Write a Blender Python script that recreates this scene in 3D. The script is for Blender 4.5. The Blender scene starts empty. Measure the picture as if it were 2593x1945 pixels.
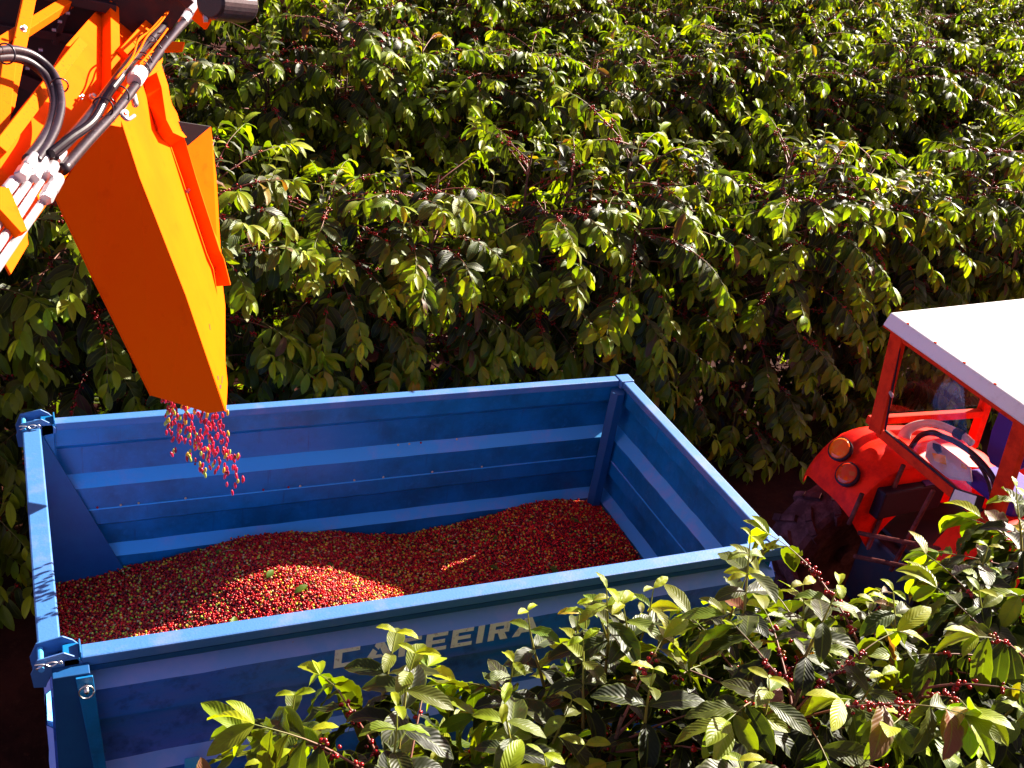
import bpy, bmesh, math, random
import numpy as np
from mathutils import Vector, Matrix, Euler

S = bpy.context.scene
C = S.collection
PI = math.pi

# ------------------------------------------------------------------ camera
RC = Matrix(((0.91345532, 0.06839525, -0.40115018),
             (-0.37991623, 0.49656446, -0.78044051),
             (0.1458185, 0.865301, 0.47957391)))
CAM = Vector((0, 0, 5.6))
cd = bpy.data.cameras.new('camera')
cam = bpy.data.objects.new('camera', cd)
C.objects.link(cam)
cam.matrix_world = Matrix.Translation(CAM) @ RC.to_4x4()
cd.sensor_width = 36
cd.lens = 39.18
cd.clip_start = 0.05
cd.clip_end = 1000
S.camera = cam

# ------------------------------------------------------------------ light
SUN = Vector((0.80, 0.30, 0.47)).normalized()
w = bpy.data.worlds.new('World')
S.world = w
w.use_nodes = True
nt = w.node_tree
nt.nodes.clear()
sky = nt.nodes.new('ShaderNodeTexSky')
sky.sky_type = 'NISHITA'
sky.sun_disc = False
sky.sun_elevation = math.asin(SUN.z)
sky.sun_rotation = math.atan2(SUN.x, SUN.y)
bg = nt.nodes.new('ShaderNodeBackground')
bg.inputs[1].default_value = 0.05
out = nt.nodes.new('ShaderNodeOutputWorld')
wb = nt.nodes.new('ShaderNodeMix')          # added tint that reddens and slightly dims the sky's fill light
wb.data_type = 'RGBA'
wb.blend_type = 'MULTIPLY'
wb.inputs['Factor'].default_value = 1
wb.inputs['B'].default_value = (1.40, 0.80, 0.80, 1)
sky.dust_density = 1.0
sky.air_density = 0.75
nt.links.new(sky.outputs[0], wb.inputs['A'])
nt.links.new(wb.outputs['Result'], bg.inputs[0])
nt.links.new(bg.outputs[0], out.inputs[0])
sl = bpy.data.lights.new('sun', 'SUN')
sl.energy = 5.0
sl.angle = math.radians(0.5)
sl.color = (1.0, 0.93, 0.80)
so = bpy.data.objects.new('sun', sl)
C.objects.link(so)
so.rotation_euler = SUN.to_track_quat('Z', 'Y').to_euler()
S.view_settings.view_transform = 'Standard'
S.view_settings.look = 'None'
S.view_settings.exposure = 2.1
S.view_settings.gamma = 1
S.cycles.max_bounces = 5
S.cycles.diffuse_bounces = 2
S.cycles.transparent_max_bounces = 8


# ------------------------------------------------------------------ materials
def mat(name, col, rough=0.5, metal=0.0, spec=0.5, noise=None, bump=0.0, bscale=60, coat=0.0):
    """noise = list of (scale, other colour, lo, hi) patches mixed over the base colour"""
    m = bpy.data.materials.new(name)
    m.use_nodes = True
    t = m.node_tree
    b = t.nodes['Principled BSDF']
    b.inputs['Roughness'].default_value = rough
    b.inputs['Metallic'].default_value = metal
    b.inputs['Specular IOR Level'].default_value = spec
    b.inputs['Coat Weight'].default_value = coat
    tc = t.nodes.new('ShaderNodeTexCoord')
    rgb = t.nodes.new('ShaderNodeRGB')
    rgb.outputs[0].default_value = (*col, 1)
    cur = rgb.outputs[0]
    for (sc, oc, lo, hi) in (noise or []):
        mp = t.nodes.new('ShaderNodeMapping')
        if isinstance(sc, tuple):
            mp.inputs['Scale'].default_value = sc
            sc = 1
        n = t.nodes.new('ShaderNodeTexNoise')
        n.inputs['Scale'].default_value = sc
        n.inputs['Detail'].default_value = 8
        n.inputs['Roughness'].default_value = 0.7
        mr = t.nodes.new('ShaderNodeMapRange')
        mr.inputs['From Min'].default_value = lo
        mr.inputs['From Max'].default_value = hi
        mx = t.nodes.new('ShaderNodeMix')
        mx.data_type = 'RGBA'
        t.links.new(tc.outputs['Object'], mp.inputs[0])
        t.links.new(mp.outputs[0], n.inputs['Vector'])
        t.links.new(n.outputs[0], mr.inputs[0])
        t.links.new(mr.outputs[0], mx.inputs['Factor'])
        t.links.new(cur, mx.inputs['A'])
        mx.inputs['B'].default_value = (*oc, 1)
        cur = mx.outputs['Result']
    t.links.new(cur, b.inputs['Base Color'])
    if bump:
        n = t.nodes.new('ShaderNodeTexNoise')
        n.inputs['Scale'].default_value = bscale
        n.inputs['Detail'].default_value = 6
        bp = t.nodes.new('ShaderNodeBump')
        bp.inputs['Strength'].default_value = bump
        bp.inputs['Distance'].default_value = 0.01
        t.links.new(tc.outputs['Object'], n.inputs['Vector'])
        t.links.new(n.outputs[0], bp.inputs['Height'])
        t.links.new(bp.outputs[0], b.inputs['Normal'])
    return m


M = {}
M['blue'] = mat('blue_paint', (0.001, 0.165, 0.45), 0.42, noise=[(2.2, (0.001, 0.095, 0.24), 0.42, 0.62), (14, (0.03, 0.20, 0.50), 0.55, 0.8), ((22, 22, 1.6), (0.012, 0.07, 0.20), 0.60, 0.74), (260, (0.30, 0.30, 0.42), 0.68, 0.76), (5, (0.10, 0.08, 0.16), 0.66, 0.85), (34, (0.30, 0.09, 0.05), 0.73, 0.79)], bump=0.08, bscale=90)
M['blue_worn_lit'] = mat('blue_paint_worn_lit', (0.05, 0.40, 0.86), 0.5, noise=[(3, (0.20, 0.33, 0.75), 0.5, 0.7), (60, (0.35, 0.25, 0.30), 0.66, 0.76), (150, (0.02, 0.03, 0.06), 0.70, 0.76)], bump=0.12, bscale=80)  # worn paint, base lightened to paint skylight on the inner rib slopes
M['blue_rim'] = mat('blue_rim_paint', (0.045, 0.16, 0.42), 0.5, noise=[(3, (0.13, 0.19, 0.44), 0.5, 0.7), (60, (0.30, 0.22, 0.26), 0.66, 0.76), (150, (0.02, 0.03, 0.06), 0.70, 0.76)], bump=0.12, bscale=80)
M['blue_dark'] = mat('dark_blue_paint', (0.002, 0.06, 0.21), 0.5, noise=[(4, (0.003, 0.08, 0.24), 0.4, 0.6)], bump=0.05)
M['blue_outer'] = mat('weathered_shade_toned_outer_blue', (0.006, 0.15, 0.66), 0.35, noise=[((0.6, 3, 3), (0.08, 0.14, 0.60), 0.42, 0.62), (9, (0.02, 0.06, 0.30), 0.5, 0.7), (40, (0.35, 0.10, 0.06), 0.70, 0.78)], bump=0.08)  # copy of the blue toned for the shaded outer side, with weathering specks
M['blue_ledge_lit'] = mat('skylit_outer_ledge_paint', (0.18, 0.36, 0.92), 0.4, noise=[(3, (0.30, 0.38, 0.92), 0.45, 0.65), (26, (0.50, 0.12, 0.06), 0.66, 0.76)], bump=0.08)  # lighter copy painting skylight on the outer up-facing slopes, with rust specks
M['letter'] = mat('white_letter_paint', (0.95, 0.88, 0.92), 0.6, noise=[(30, (0.35, 0.25, 0.33), 0.55, 0.7)])
M['steel'] = mat('bare_steel', (0.75, 0.72, 0.70), 0.35, 1.0)
M['zinc'] = mat('zinc_plated_steel', (0.55, 0.50, 0.52), 0.38, 0.6, noise=[(40, (0.45, 0.38, 0.40), 0.5, 0.75)], bump=0.1)
M['orange'] = mat('orange_paint', (1.0, 0.120, 0.0003), 0.65, spec=0.02, noise=[(1.6, (0.98, 0.098, 0.0005), 0.42, 0.68), (7, (0.85, 0.07, 0.001), 0.58, 0.80), ((40, 40, 3), (0.6, 0.04, 0.001), 0.66, 0.80), (45, (0.30, 0.02, 0.001), 0.68, 0.78)], bump=0.5, bscale=3.5)
M['orange_d'] = mat('dusty_orange_paint', (0.85, 0.12, 0.002), 0.7, spec=0.02, noise=[(70, (0.40, 0.03, 0.01), 0.58, 0.7)], bump=0.08)
M['rubber'] = mat('black_rubber', (0.018, 0.009, 0.014), 0.36, spec=0.4, noise=[(20, (0.05, 0.026, 0.035), 0.5, 0.75)], bump=0.06)
M['black'] = mat('black_machinery', (0.012, 0.003, 0.006), 0.6, noise=[(4, (0.04, 0.003, 0.004), 0.45, 0.6)])
M['tie'] = mat('plastic_tie', (0.03, 0.02, 0.03), 0.3)
M['red'] = mat('red_paint', (1.0, 0.022, 0.006), 0.42, noise=[(5, (0.60, 0.008, 0.006), 0.45, 0.7), (40, (0.5, 0.08, 0.06), 0.66, 0.78)], spec=0.05, bump=0.06, bscale=12)
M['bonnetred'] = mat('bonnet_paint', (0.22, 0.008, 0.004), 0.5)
M['redcab'] = mat('dark_red_cab_paint', (0.68, 0.035, 0.008), 0.7, spec=0.06, noise=[(8, (0.38, 0.015, 0.006), 0.45, 0.7)], bump=0.04)
M['roofw'] = mat('white_roof_paint', (0.72, 0.69, 0.70), 0.5, noise=[(7, (0.55, 0.50, 0.48), 0.55, 0.75), (25, (0.42, 0.34, 0.32), 0.64, 0.76), (120, (0.12, 0.08, 0.06), 0.70, 0.76)], bump=0.05)
M['tyre'] = mat('dusty_tyre', (0.09, 0.018, 0.014), 0.85, spec=0.1, noise=[(6, (0.24, 0.055, 0.045), 0.45, 0.65)], bump=0.3, bscale=40)
M['amber'] = mat('amber_lens', (0.95, 0.10, 0.002), 0.12, spec=0.3, noise=[(30, (0.9, 0.2, 0.01), 0.5, 0.6)])
M['redlens'] = mat('red_lens', (0.65, 0.03, 0.002), 0.12, spec=0.3, noise=[(30, (0.55, 0.08, 0.01), 0.5, 0.6)])
M['darkplastic'] = mat('dark_plastic', (0.02, 0.006, 0.012), 0.55, spec=0.2)
M['purple'] = mat('purple_fabric', (0.055, 0.012, 0.22), 0.8, bump=0.2)
M['navy'] = mat('navy_battery_cover', (0.02, 0.025, 0.12), 0.35)
M['whitepl'] = mat('white_plastic', (0.72, 0.66, 0.62), 0.3, noise=[(3, (0.5, 0.42, 0.44), 0.5, 0.7)])
M['yellowpl'] = mat('yellow_sticker', (0.85, 0.45, 0.01), 0.4)
M['soil'] = mat('red_soil', (0.055, 0.014, 0.008), 0.95, spec=0.1, noise=[(3, (0.03, 0.008, 0.005), 0.4, 0.6), (20, (0.08, 0.028, 0.014), 0.55, 0.75)], bump=0.8, bscale=12)
M['rust'] = mat('rust', (0.10, 0.012, 0.004), 0.9)
M['bark'] = mat('grey_brown_bark', (0.16, 0.075, 0.045), 0.8, noise=[(30, (0.07, 0.03, 0.02), 0.4, 0.6)], bump=0.4)

# glass
g = bpy.data.materials.new('cab_glass')
g.use_nodes = True
t = g.node_tree
t.nodes.clear()
o_ = t.nodes.new('ShaderNodeOutputMaterial')
mx = t.nodes.new('ShaderNodeMixShader')
tr = t.nodes.new('ShaderNodeBsdfTransparent')
tr.inputs[0].default_value = (0.94, 0.91, 0.90, 1)
gl = t.nodes.new('ShaderNodeBsdfGlossy')
gl.inputs['Roughness'].default_value = 0.03
lw = t.nodes.new('ShaderNodeLayerWeight')
lw.inputs[0].default_value = 0.2
fr = t.nodes.new('ShaderNodeMath')
fr.operation = 'MULTIPLY_ADD'
fr.inputs[1].default_value = 0.03
fr.inputs[2].default_value = 0.012
t.links.new(lw.outputs['Fresnel'], fr.inputs[0])
t.links.new(fr.outputs[0], mx.inputs[0])
t.links.new(tr.outputs[0], mx.inputs[1])
t.links.new(gl.outputs[0], mx.inputs[2])
t.links.new(mx.outputs[0], o_.inputs[0])
M['glass'] = g


def leaf_material(name, hires):
    m = bpy.data.materials.new(name)
    m.use_nodes = True
    t = m.node_tree
    t.nodes.clear()
    N = t.nodes.new
    L = t.links.new
    o = N('ShaderNodeOutputMaterial')
    at = N('ShaderNodeAttribute')
    at.attribute_name = 'lc'
    uv = N('ShaderNodeUVMap')
    uv.uv_map = 'UVMap'
    sx = N('ShaderNodeSeparateXYZ')
    L(uv.outputs[0], sx.inputs[0])
    # |v-.5|*2
    a1 = N('ShaderNodeMath'); a1.operation = 'SUBTRACT'; L(sx.outputs[1], a1.inputs[0]); a1.inputs[1].default_value = 0.5
    a2 = N('ShaderNodeMath'); a2.operation = 'ABSOLUTE'; L(a1.outputs[0], a2.inputs[0])
    # yellow margin + midrib
    e = N('ShaderNodeMapRange'); L(a2.outputs[0], e.inputs[0]); e.inputs[1].default_value = 0.42; e.inputs[2].default_value = 0.5
    e.inputs[3].default_value = 0; e.inputs[4].default_value = 0.55
    md = N('ShaderNodeMapRange'); L(a2.outputs[0], md.inputs[0]); md.inputs[1].default_value = 0.0; md.inputs[2].default_value = 0.05
    md.inputs[3].default_value = 0.5; md.inputs[4].default_value = 0.0
    mxx = N('ShaderNodeMath'); mxx.operation = 'MAXIMUM'; L(e.outputs[0], mxx.inputs[0]); L(md.outputs[0], mxx.inputs[1])
    mc = N('ShaderNodeMix'); mc.data_type = 'RGBA'
    L(mxx.outputs[0], mc.inputs['Factor']); L(at.outputs['Color'], mc.inputs['A']); mc.inputs['B'].default_value = (0.16, 0.20, 0.015, 1)
    # blotches
    tc = N('ShaderNodeTexCoord'); no = N('ShaderNodeTexNoise'); no.inputs['Scale'].default_value = 22; no.inputs['Detail'].default_value = 4
    L(tc.outputs['Object'], no.inputs['Vector'])
    mr = N('ShaderNodeMapRange'); L(no.outputs[0], mr.inputs[0]); mr.inputs[1].default_value = 0.62; mr.inputs[2].default_value = 0.75; mr.inputs[4].default_value = 0.6
    mb = N('ShaderNodeMix'); mb.data_type = 'RGBA'; L(mr.outputs[0], mb.inputs['Factor']); L(mc.outputs['Result'], mb.inputs['A']); mb.inputs['B'].default_value = (0.06, 0.035, 0.012, 1)
    p = N('ShaderNodeBsdfPrincipled')
    L(mb.outputs['Result'], p.inputs['Base Color'])
    p.inputs['Roughness'].default_value = 0.46
    p.inputs['Specular IOR Level'].default_value = 0.26
    # vein bump: waves running obliquely from the midrib
    c1 = N('ShaderNodeMath'); c1.operation = 'MULTIPLY'; L(a2.outputs[0], c1.inputs[0]); c1.inputs[1].default_value = -0.55
    c2 = N('ShaderNodeMath'); c2.operation = 'ADD'; L(sx.outputs[0], c2.inputs[0]); L(c1.outputs[0], c2.inputs[1])
    c3 = N('ShaderNodeMath'); c3.operation = 'MULTIPLY'; L(c2.outputs[0], c3.inputs[0]); c3.inputs[1].default_value = 62.0
    c4 = N('ShaderNodeMath'); c4.operation = 'SINE'; L(c3.outputs[0], c4.inputs[0])
    bp = N('ShaderNodeBump'); bp.inputs['Strength'].default_value = 0.2; bp.inputs['Distance'].default_value = 0.003
    L(c4.outputs[0], bp.inputs['Height']); L(bp.outputs[0], p.inputs['Normal'])
    tl = N('ShaderNodeBsdfTranslucent')
    tm = N('ShaderNodeMix'); tm.data_type = 'RGBA'; tm.blend_type = 'MULTIPLY'; tm.inputs['Factor'].default_value = 1.0
    L(mb.outputs['Result'], tm.inputs['A']); tm.inputs['B'].default_value = (2.8, 3.1, 0.6, 1)
    L(tm.outputs['Result'], tl.inputs[0])
    ms = N('ShaderNodeMixShader'); ms.inputs[0].default_value = 0.26
    L(p.outputs[0], ms.inputs[1]); L(tl.outputs[0], ms.inputs[2])
    L(ms.outputs[0], o.inputs[0])
    return m


def attr_material(name, rough, spec=0.5, coat=0.0):
    m = bpy.data.materials.new(name)
    m.use_nodes = True
    t = m.node_tree
    p = t.nodes['Principled BSDF']
    at = t.nodes.new('ShaderNodeAttribute')
    at.attribute_name = 'lc'
    t.links.new(at.outputs['Color'], p.inputs['Base Color'])
    p.inputs['Roughness'].default_value = rough
    p.inputs['Specular IOR Level'].default_value = spec
    p.inputs['Coat Weight'].default_value = coat
    return m


M['leaf'] = leaf_material('coffee_leaf', True)
M['twig'] = attr_material('coffee_twig', 0.6)
M['cherry'] = attr_material('coffee_cherry_skin', 0.26, 0.4)


# ------------------------------------------------------------------ object helpers
def tag(o, label=None, cat=None, group=None, kind=None):
    if label: o['label'] = label
    if cat: o['category'] = cat
    if group: o['group'] = group
    if kind: o['kind'] = kind
    return o


def empty(name, loc, label, cat, group=None):
    o = bpy.data.objects.new(name, None)
    C.objects.link(o)
    o.location = loc
    o.empty_display_size = 0.2
    return tag(o, label, cat, group)


def link(name, me, m, parent=None, smooth=False):
    """mesh data is in world coordinates when parent is given: shift to the parent's origin"""
    o = bpy.data.objects.new(name, me)
    C.objects.link(o)
    if m is not None and not me.materials:
        me.materials.append(m)
    if parent is not None:
        o.parent = parent
        p = parent
        off = Vector((0, 0, 0))
        while p is not None:
            off += p.location
            p = p.parent
        me.transform(Matrix.Translation(-off))
    if smooth:
        me.polygons.foreach_set('use_smooth', [True] * len(me.polygons))
    return o


def finish(bm, name, m, parent=None, smooth=False, bevel=0.0, autosmooth=False):
    bmesh.ops.recalc_face_normals(bm, faces=bm.faces)
    me = bpy.data.meshes.new(name)
    bm.to_mesh(me)
    bm.free()
    o = link(name, me, m, parent, smooth)
    if bevel:
        md = o.modifiers.new('bevel', 'BEVEL')
        md.width = bevel
        md.segments = 2
        md.limit_method = 'ANGLE'
        md.angle_limit = math.radians(40)
    return o


def box(bm, p0, p1, M4=None):
    x0, y0, z0 = p0; x1, y1, z1 = p1
    vs = [bm.verts.new((x, y, z)) for z in (z0, z1) for y in (y0, y1) for x in (x0, x1)]
    for f in ((0, 1, 3, 2), (4, 6, 7, 5), (0, 4, 5, 1), (2, 3, 7, 6), (0, 2, 6, 4), (1, 5, 7, 3)):
        bm.faces.new([vs[i] for i in f])
    if M4 is not None:
        for v in vs: v.co = M4 @ v.co
    return vs


def bar(bm, a, b, wid, hei, up=(0, 0, 1)):
    """rectangular bar from a to b; wid across, hei along up"""
    a = Vector(a); b = Vector(b)
    d = (b - a).normalized()
    u = Vector(up); u = (u - d * u.dot(d)).normalized()
    s = d.cross(u)
    vs = []
    for p in (a, b):
        for i, j in ((-1, -1), (1, -1), (1, 1), (-1, 1)):
            vs.append(bm.verts.new(p + s * (i * wid / 2) + u * (j * hei / 2)))
    for f in ((0, 3, 2, 1), (4, 5, 6, 7), (0, 1, 5, 4), (1, 2, 6, 5), (2, 3, 7, 6), (3, 0, 4, 7)):
        bm.faces.new([vs[i] for i in f])


def tube(bm, pts, r, n=12, cap=True):
    pts = [Vector(p) for p in pts]
    rs = r if isinstance(r, (list, tuple)) else [r] * len(pts)
    rings = []
    ref = None
    for i, p in enumerate(pts):
        d = (pts[min(i + 1, len(pts) - 1)] - pts[max(i - 1, 0)]).normalized()
        if ref is None:
            ref = Vector((0, 0, 1)) if abs(d.z) < 0.9 else Vector((1, 0, 0))
        u = (ref - d * ref.dot(d)).normalized()
        ref = u
        v = d.cross(u)
        rings.append([bm.verts.new(p + (u * math.cos(2 * PI * k / n) + v * math.sin(2 * PI * k / n)) * rs[i]) for k in range(n)])
    for i in range(len(rings) - 1):
        for k in range(n):
            bm.faces.new((rings[i][k], rings[i][(k + 1) % n], rings[i + 1][(k + 1) % n], rings[i + 1][k]))
    if cap:
        bm.faces.new(rings[0][::-1])
        bm.faces.new(rings[-1])


def curve(pts, n=8):
    """Catmull-Rom through pts"""
    P = [Vector(p) for p in pts]
    P = [P[0] * 2 - P[1]] + P + [P[-1] * 2 - P[-2]]
    o = []
    for i in range(1, len(P) - 2):
        for k in range(n):
            t = k / n
            a, b, c, d = P[i - 1], P[i], P[i + 1], P[i + 2]
            o.append(0.5 * ((2 * b) + (c - a) * t + (2 * a - 5 * b + 4 * c - d) * t * t + (3 * b - a - 3 * c + d) * t ** 3))
    o.append(P[-2])
    return o


def slab(bm, pts, th):
    """closed plate from a planar-ish outline, thickened along its normal, away from the camera side"""
    pts = [Vector(p) for p in pts]
    n = Vector((0, 0, 0))
    for i in range(len(pts)):
        a, b = pts[i], pts[(i + 1) % len(pts)]
        n += a.cross(b)
    n.normalize()
    if n.dot(CAM - pts[0]) > 0: n = -n
    A = [bm.verts.new(p) for p in pts]
    B = [bm.verts.new(p + n * th) for p in pts]
    fa = bm.faces.new(A)
    fb = bm.faces.new(B[::-1])
    for i in range(len(A)):
        j = (i + 1) % len(A)
        bm.faces.new((A[i], B[i], B[j], A[j]))
    bmesh.ops.triangulate(bm, faces=[fa, fb])


F = 2407.346


def ray(px, py):
    """direction of the photograph's pixel (2212 px wide) in the world"""
    return RC @ Vector(((px - 1106) / F, -(py - 829.5) / F, -1))


def at(px, py, x=None, y=None, z=None, plane=None):
    d = ray(px, py)
    if plane is not None:
        q, n = plane
        t = (Vector(q) - CAM).dot(Vector(n)) / d.dot(Vector(n))
    elif y is not None: t = (y - CAM.y) / d.y
    elif x is not None: t = (x - CAM.x) / d.x
    else: t = (z - CAM.z) / d.z
    return CAM + d * t


# ------------------------------------------------------------------ ground
bm = bmesh.new()
vs = [bm.verts.new(p) for p in ((-150, -150, 0), (150, -150, 0), (150, 150, 0), (-150, 150, 0))]
bm.faces.new(vs)
tag(finish(bm, 'ground', M['soil']), kind='structure')

# ------------------------------------------------------------------ trailer
X0, X1, Y0, Y1, ZT, ZB = -0.01, 3.911, 3.88, 5.876, 2.0, 0.62
T = empty('farm_trailer', (1.95, 4.88, 0), 'blue steel farm trailer with ribbed sides, half filled with coffee cherries', 'trailer')
# (z, offset outward) of the pressed sheet
PROF = [(ZT - 0.03, 0.0), (1.845, 0.0), (1.785, 0.065), (1.60, 0.065), (1.535, 0.0), (1.26, 0.0), (1.205, 0.065), (1.055, 0.065), (1.0, 0.0), (ZB, 0.0)]


def wall(name, a, b, outdir, parent):
    """ribbed sheet from a to b (xy of the inner proud face), ribs pushed towards outdir"""
    bm = bmesh.new()
    a = Vector(a); b = Vector(b); o = Vector(outdir)
    n = 24
    inner = set()
    for side, th in ((0, 0), (1, 0.006)):
        grid = []
        for z, d in PROF:
            grid.append([bm.verts.new(Vector((*(a.lerp(b, i / n) + o * (d + th + 0.0035 * math.sin(i * 1.9 + z * 9) * math.sin(i * 0.63 + z * 4 + 1))), z))) for i in range(n + 1)])
        for r in range(len(grid) - 1):
            for i in range(n):
                fc = bm.faces.new((grid[r][i], grid[r][i + 1], grid[r + 1][i + 1], grid[r + 1][i]))
                if not side: inner.add(fc)
    for f in bm.faces:
        zc = f.calc_center_median().z
        if f not in inner: f.material_index = 2
        if f in inner and (1.536 < zc < 1.599 or 1.001 < zc < 1.054): f.material_index = 1  # skylight painted onto the inner up-facing slopes
        if f not in inner and (1.786 < zc < 1.844 or 1.206 < zc < 1.259): f.material_index = 3  # same painted skylight on the outer up-facing slopes
    me = bpy.data.meshes.new(name)
    bm.to_mesh(me); bm.free()
    me.materials.append(M['blue']); me.materials.append(M['blue_worn_lit']); me.materials.append(M['blue_outer']); me.materials.append(M['blue_ledge_lit'])
    return link(name, me, M['blue'], parent)


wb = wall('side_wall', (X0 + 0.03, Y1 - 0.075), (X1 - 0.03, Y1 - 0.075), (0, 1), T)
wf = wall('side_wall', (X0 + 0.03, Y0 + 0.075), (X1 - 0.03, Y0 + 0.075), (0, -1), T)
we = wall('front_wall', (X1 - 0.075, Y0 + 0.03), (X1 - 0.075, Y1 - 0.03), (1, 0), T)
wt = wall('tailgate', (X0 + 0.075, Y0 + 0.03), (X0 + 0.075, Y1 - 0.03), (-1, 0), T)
# weld seams half way up the proud panels
bm = bmesh.new()
box(bm, (X0 + 0.08, Y1 - 0.081, 1.372), (X1 - 0.16, Y1 - 0.0755, 1.380))
finish(bm, 'weld_seam', M['blue_worn_lit'], T)
bm = bmesh.new()
box(bm, (X1 - 0.081, Y0 + 0.10, 1.372), (X1 - 0.0755, Y1 - 0.16, 1.380))
finish(bm, 'weld_seam', M['blue_worn_lit'], T)
# rims
for nm, p0, p1 in (('rim', (X0 + 0.05, Y1 - 0.078, ZT - 0.05), (X1 - 0.10, Y1 - 0.008, ZT)),
                   ('rim', (X0 + 0.16, Y0 - 0.008, ZT - 0.055), (X1 - 0.03, Y0 + 0.080, ZT)),
                   ('rim', (X1 - 0.085, Y0 + 0.083, ZT - 0.05), (X1 - 0.004, Y1 - 0.10, ZT - 0.002)),
                   ('rim', (X0 - 0.01, Y0 + 0.10, ZT - 0.06), (X0 + 0.085, Y1 - 0.10, ZT - 0.004))):
    bm = bmesh.new()
    box(bm, p0, p1)
    finish(bm, nm, M['blue_rim'], T, bevel=0.008)
# thin turned-down lip under the near rim
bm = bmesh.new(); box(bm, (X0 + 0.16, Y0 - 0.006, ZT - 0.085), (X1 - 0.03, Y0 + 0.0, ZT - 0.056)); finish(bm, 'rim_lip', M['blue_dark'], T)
# floor and chassis
bm = bmesh.new(); box(bm, (X0 + 0.04, Y0 + 0.04, ZB - 0.05), (X1 - 0.04, Y1 - 0.04, ZB - 0.005)); finish(bm, 'floor', M['blue_dark'], T)
bm = bmesh.new()
for yy in (4.45, 5.3): box(bm, (X0, yy - 0.05, ZB - 0.20), (X1 - 0.1, yy + 0.05, ZB - 0.055))
for xx in (0.3, 1.4, 2.5, 3.6): box(bm, (xx - 0.04, Y0 + 0.1, ZB - 0.15), (xx + 0.04, Y1 - 0.1, ZB - 0.057))
finish(bm, 'chassis', M['blue_dark'], T)
bm = bmesh.new()
for s in (-0.35, 0.35): bar(bm, (3.75, 4.88 + s, 0.52), (4.9, 4.88 + s * 0.08, 0.48), 0.08, 0.10)
box(bm, (4.85, 4.83, 0.44), (5.15, 4.93, 0.50))
finish(bm, 'drawbar', M['blue_dark'], T)


def wheel(parent, c, r, wd, lugs, rimmat, tyremat=None):
    bm = bmesh.new()
    n = 48
    prof = [(-wd / 2 * 0.8, r * 0.55), (-wd / 2, r * 0.72), (-wd / 2 * 0.96, r * 0.90), (-wd / 2 * 0.8, r * 0.955), (0, r * 0.97), (wd / 2 * 0.8, r * 0.955), (wd / 2 * 0.96, r * 0.90), (wd / 2, r * 0.72), (wd / 2 * 0.8, r * 0.55)]
    rings = []
    for k in range(n):
        a = 2 * PI * k / n
        rings.append([bm.verts.new((c[0] + math.cos(a) * q, c[1] + y, c[2] + math.sin(a) * q)) for y, q in prof])
    for k in range(n):
        for i in range(len(prof)):
            j = (i + 1) % len(prof)
            bm.faces.new((rings[k][i], rings[k][j], rings[(k + 1) % n][j], rings[(k + 1) % n][i]))
    if lugs:
        for k in range(lugs):
            for s in (-1, 1):
                a0 = 2 * PI * (k + (0.25 if s > 0 else -0.25)) / lugs
                pts = []
                for u, da in ((0.02, 0.0), (0.55, 0.10), (1.02, 0.17)):
                    a = a0 + da
                    rr = r * (0.985 if u < 0.9 else 0.93)
                    pts.append(Vector((c[0] + math.cos(a) * rr, c[1] + s * u * wd / 2, c[2] + math.sin(a) * rr)))
                for p, q in zip(pts, pts[1:]):
                    bar(bm, p, q, 0.05, r * 0.075, up=(p + q) / 2 - Vector(c))
                a = a0 + 0.17
                bar(bm, pts[-1], Vector((c[0] + math.cos(a + .04) * r * 0.80, c[1] + s * 1.0 * wd / 2, c[2] + math.sin(a + .04) * r * 0.80)), 0.03, 0.05)
    ty = finish(bm, 'tyre', tyremat or M['tyre'], parent, smooth=False)
    bm = bmesh.new()
    rings = []
    prof = [(-wd / 2 * 0.78, r * 0.56), (-wd / 2 * 0.5, r * 0.50), (-wd / 2 * 0.15, r * 0.42), (-wd / 2 * 0.1, r * 0.12), (-wd / 2 * 0.45, r * 0.10)]
    for k in range(n):
        a = 2 * PI * k / n
        rings.append([bm.verts.new((c[0] + math.cos(a) * q, c[1] + y, c[2] + math.sin(a) * q)) for y, q in prof])
    for k in range(n):
        for i in range(len(prof) - 1):
            bm.faces.new((rings[k][i], rings[k][i + 1], rings[(k + 1) % n][i + 1], rings[(k + 1) % n][i]))
    bm.faces.new([rg[-1] for rg in rings])
    finish(bm, 'rim', rimmat, parent)


for yy in (4.2, 5.56):
    we_ = bpy.data.objects.new('wheel', None); C.objects.link(we_); we_.parent = T; we_.location = (0, 0, 0)
    wheel(we_, (1.9, yy, 0.36), 0.36, 0.22, 0, M['blue_dark'])

# inner corner posts at the tractor end
for yy in (Y1 - 0.13, Y0 + 0.13):
    bm = bmesh.new()
    tube(bm, [(X1 - 0.13, yy, ZB), (X1 - 0.13, yy, ZT - 0.055)], 0.055, 6)
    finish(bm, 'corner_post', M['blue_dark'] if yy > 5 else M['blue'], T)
for yy in (Y1 - 0.055, Y0 + 0.045):
    bm = bmesh.new()
    box(bm, (X1 - 0.10, yy - 0.05, ZT - 0.055), (X1 + 0.002, yy + 0.05, ZT + 0.006))
    finish(bm, 'corner_cap', M['blue_rim'], T, bevel=0.006)
# triangular brace at the back left corner
bm = bmesh.new()
slab(bm, [(X0 + 0.085, Y1 - 0.10, ZT - 0.04), (X0 + 0.53, Y1 - 0.105, 0.86), (X0 + 0.085, Y1 - 0.105, 0.80)], 0.006)
finish(bm, 'brace_plate', M['blue_dark'], T)
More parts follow.
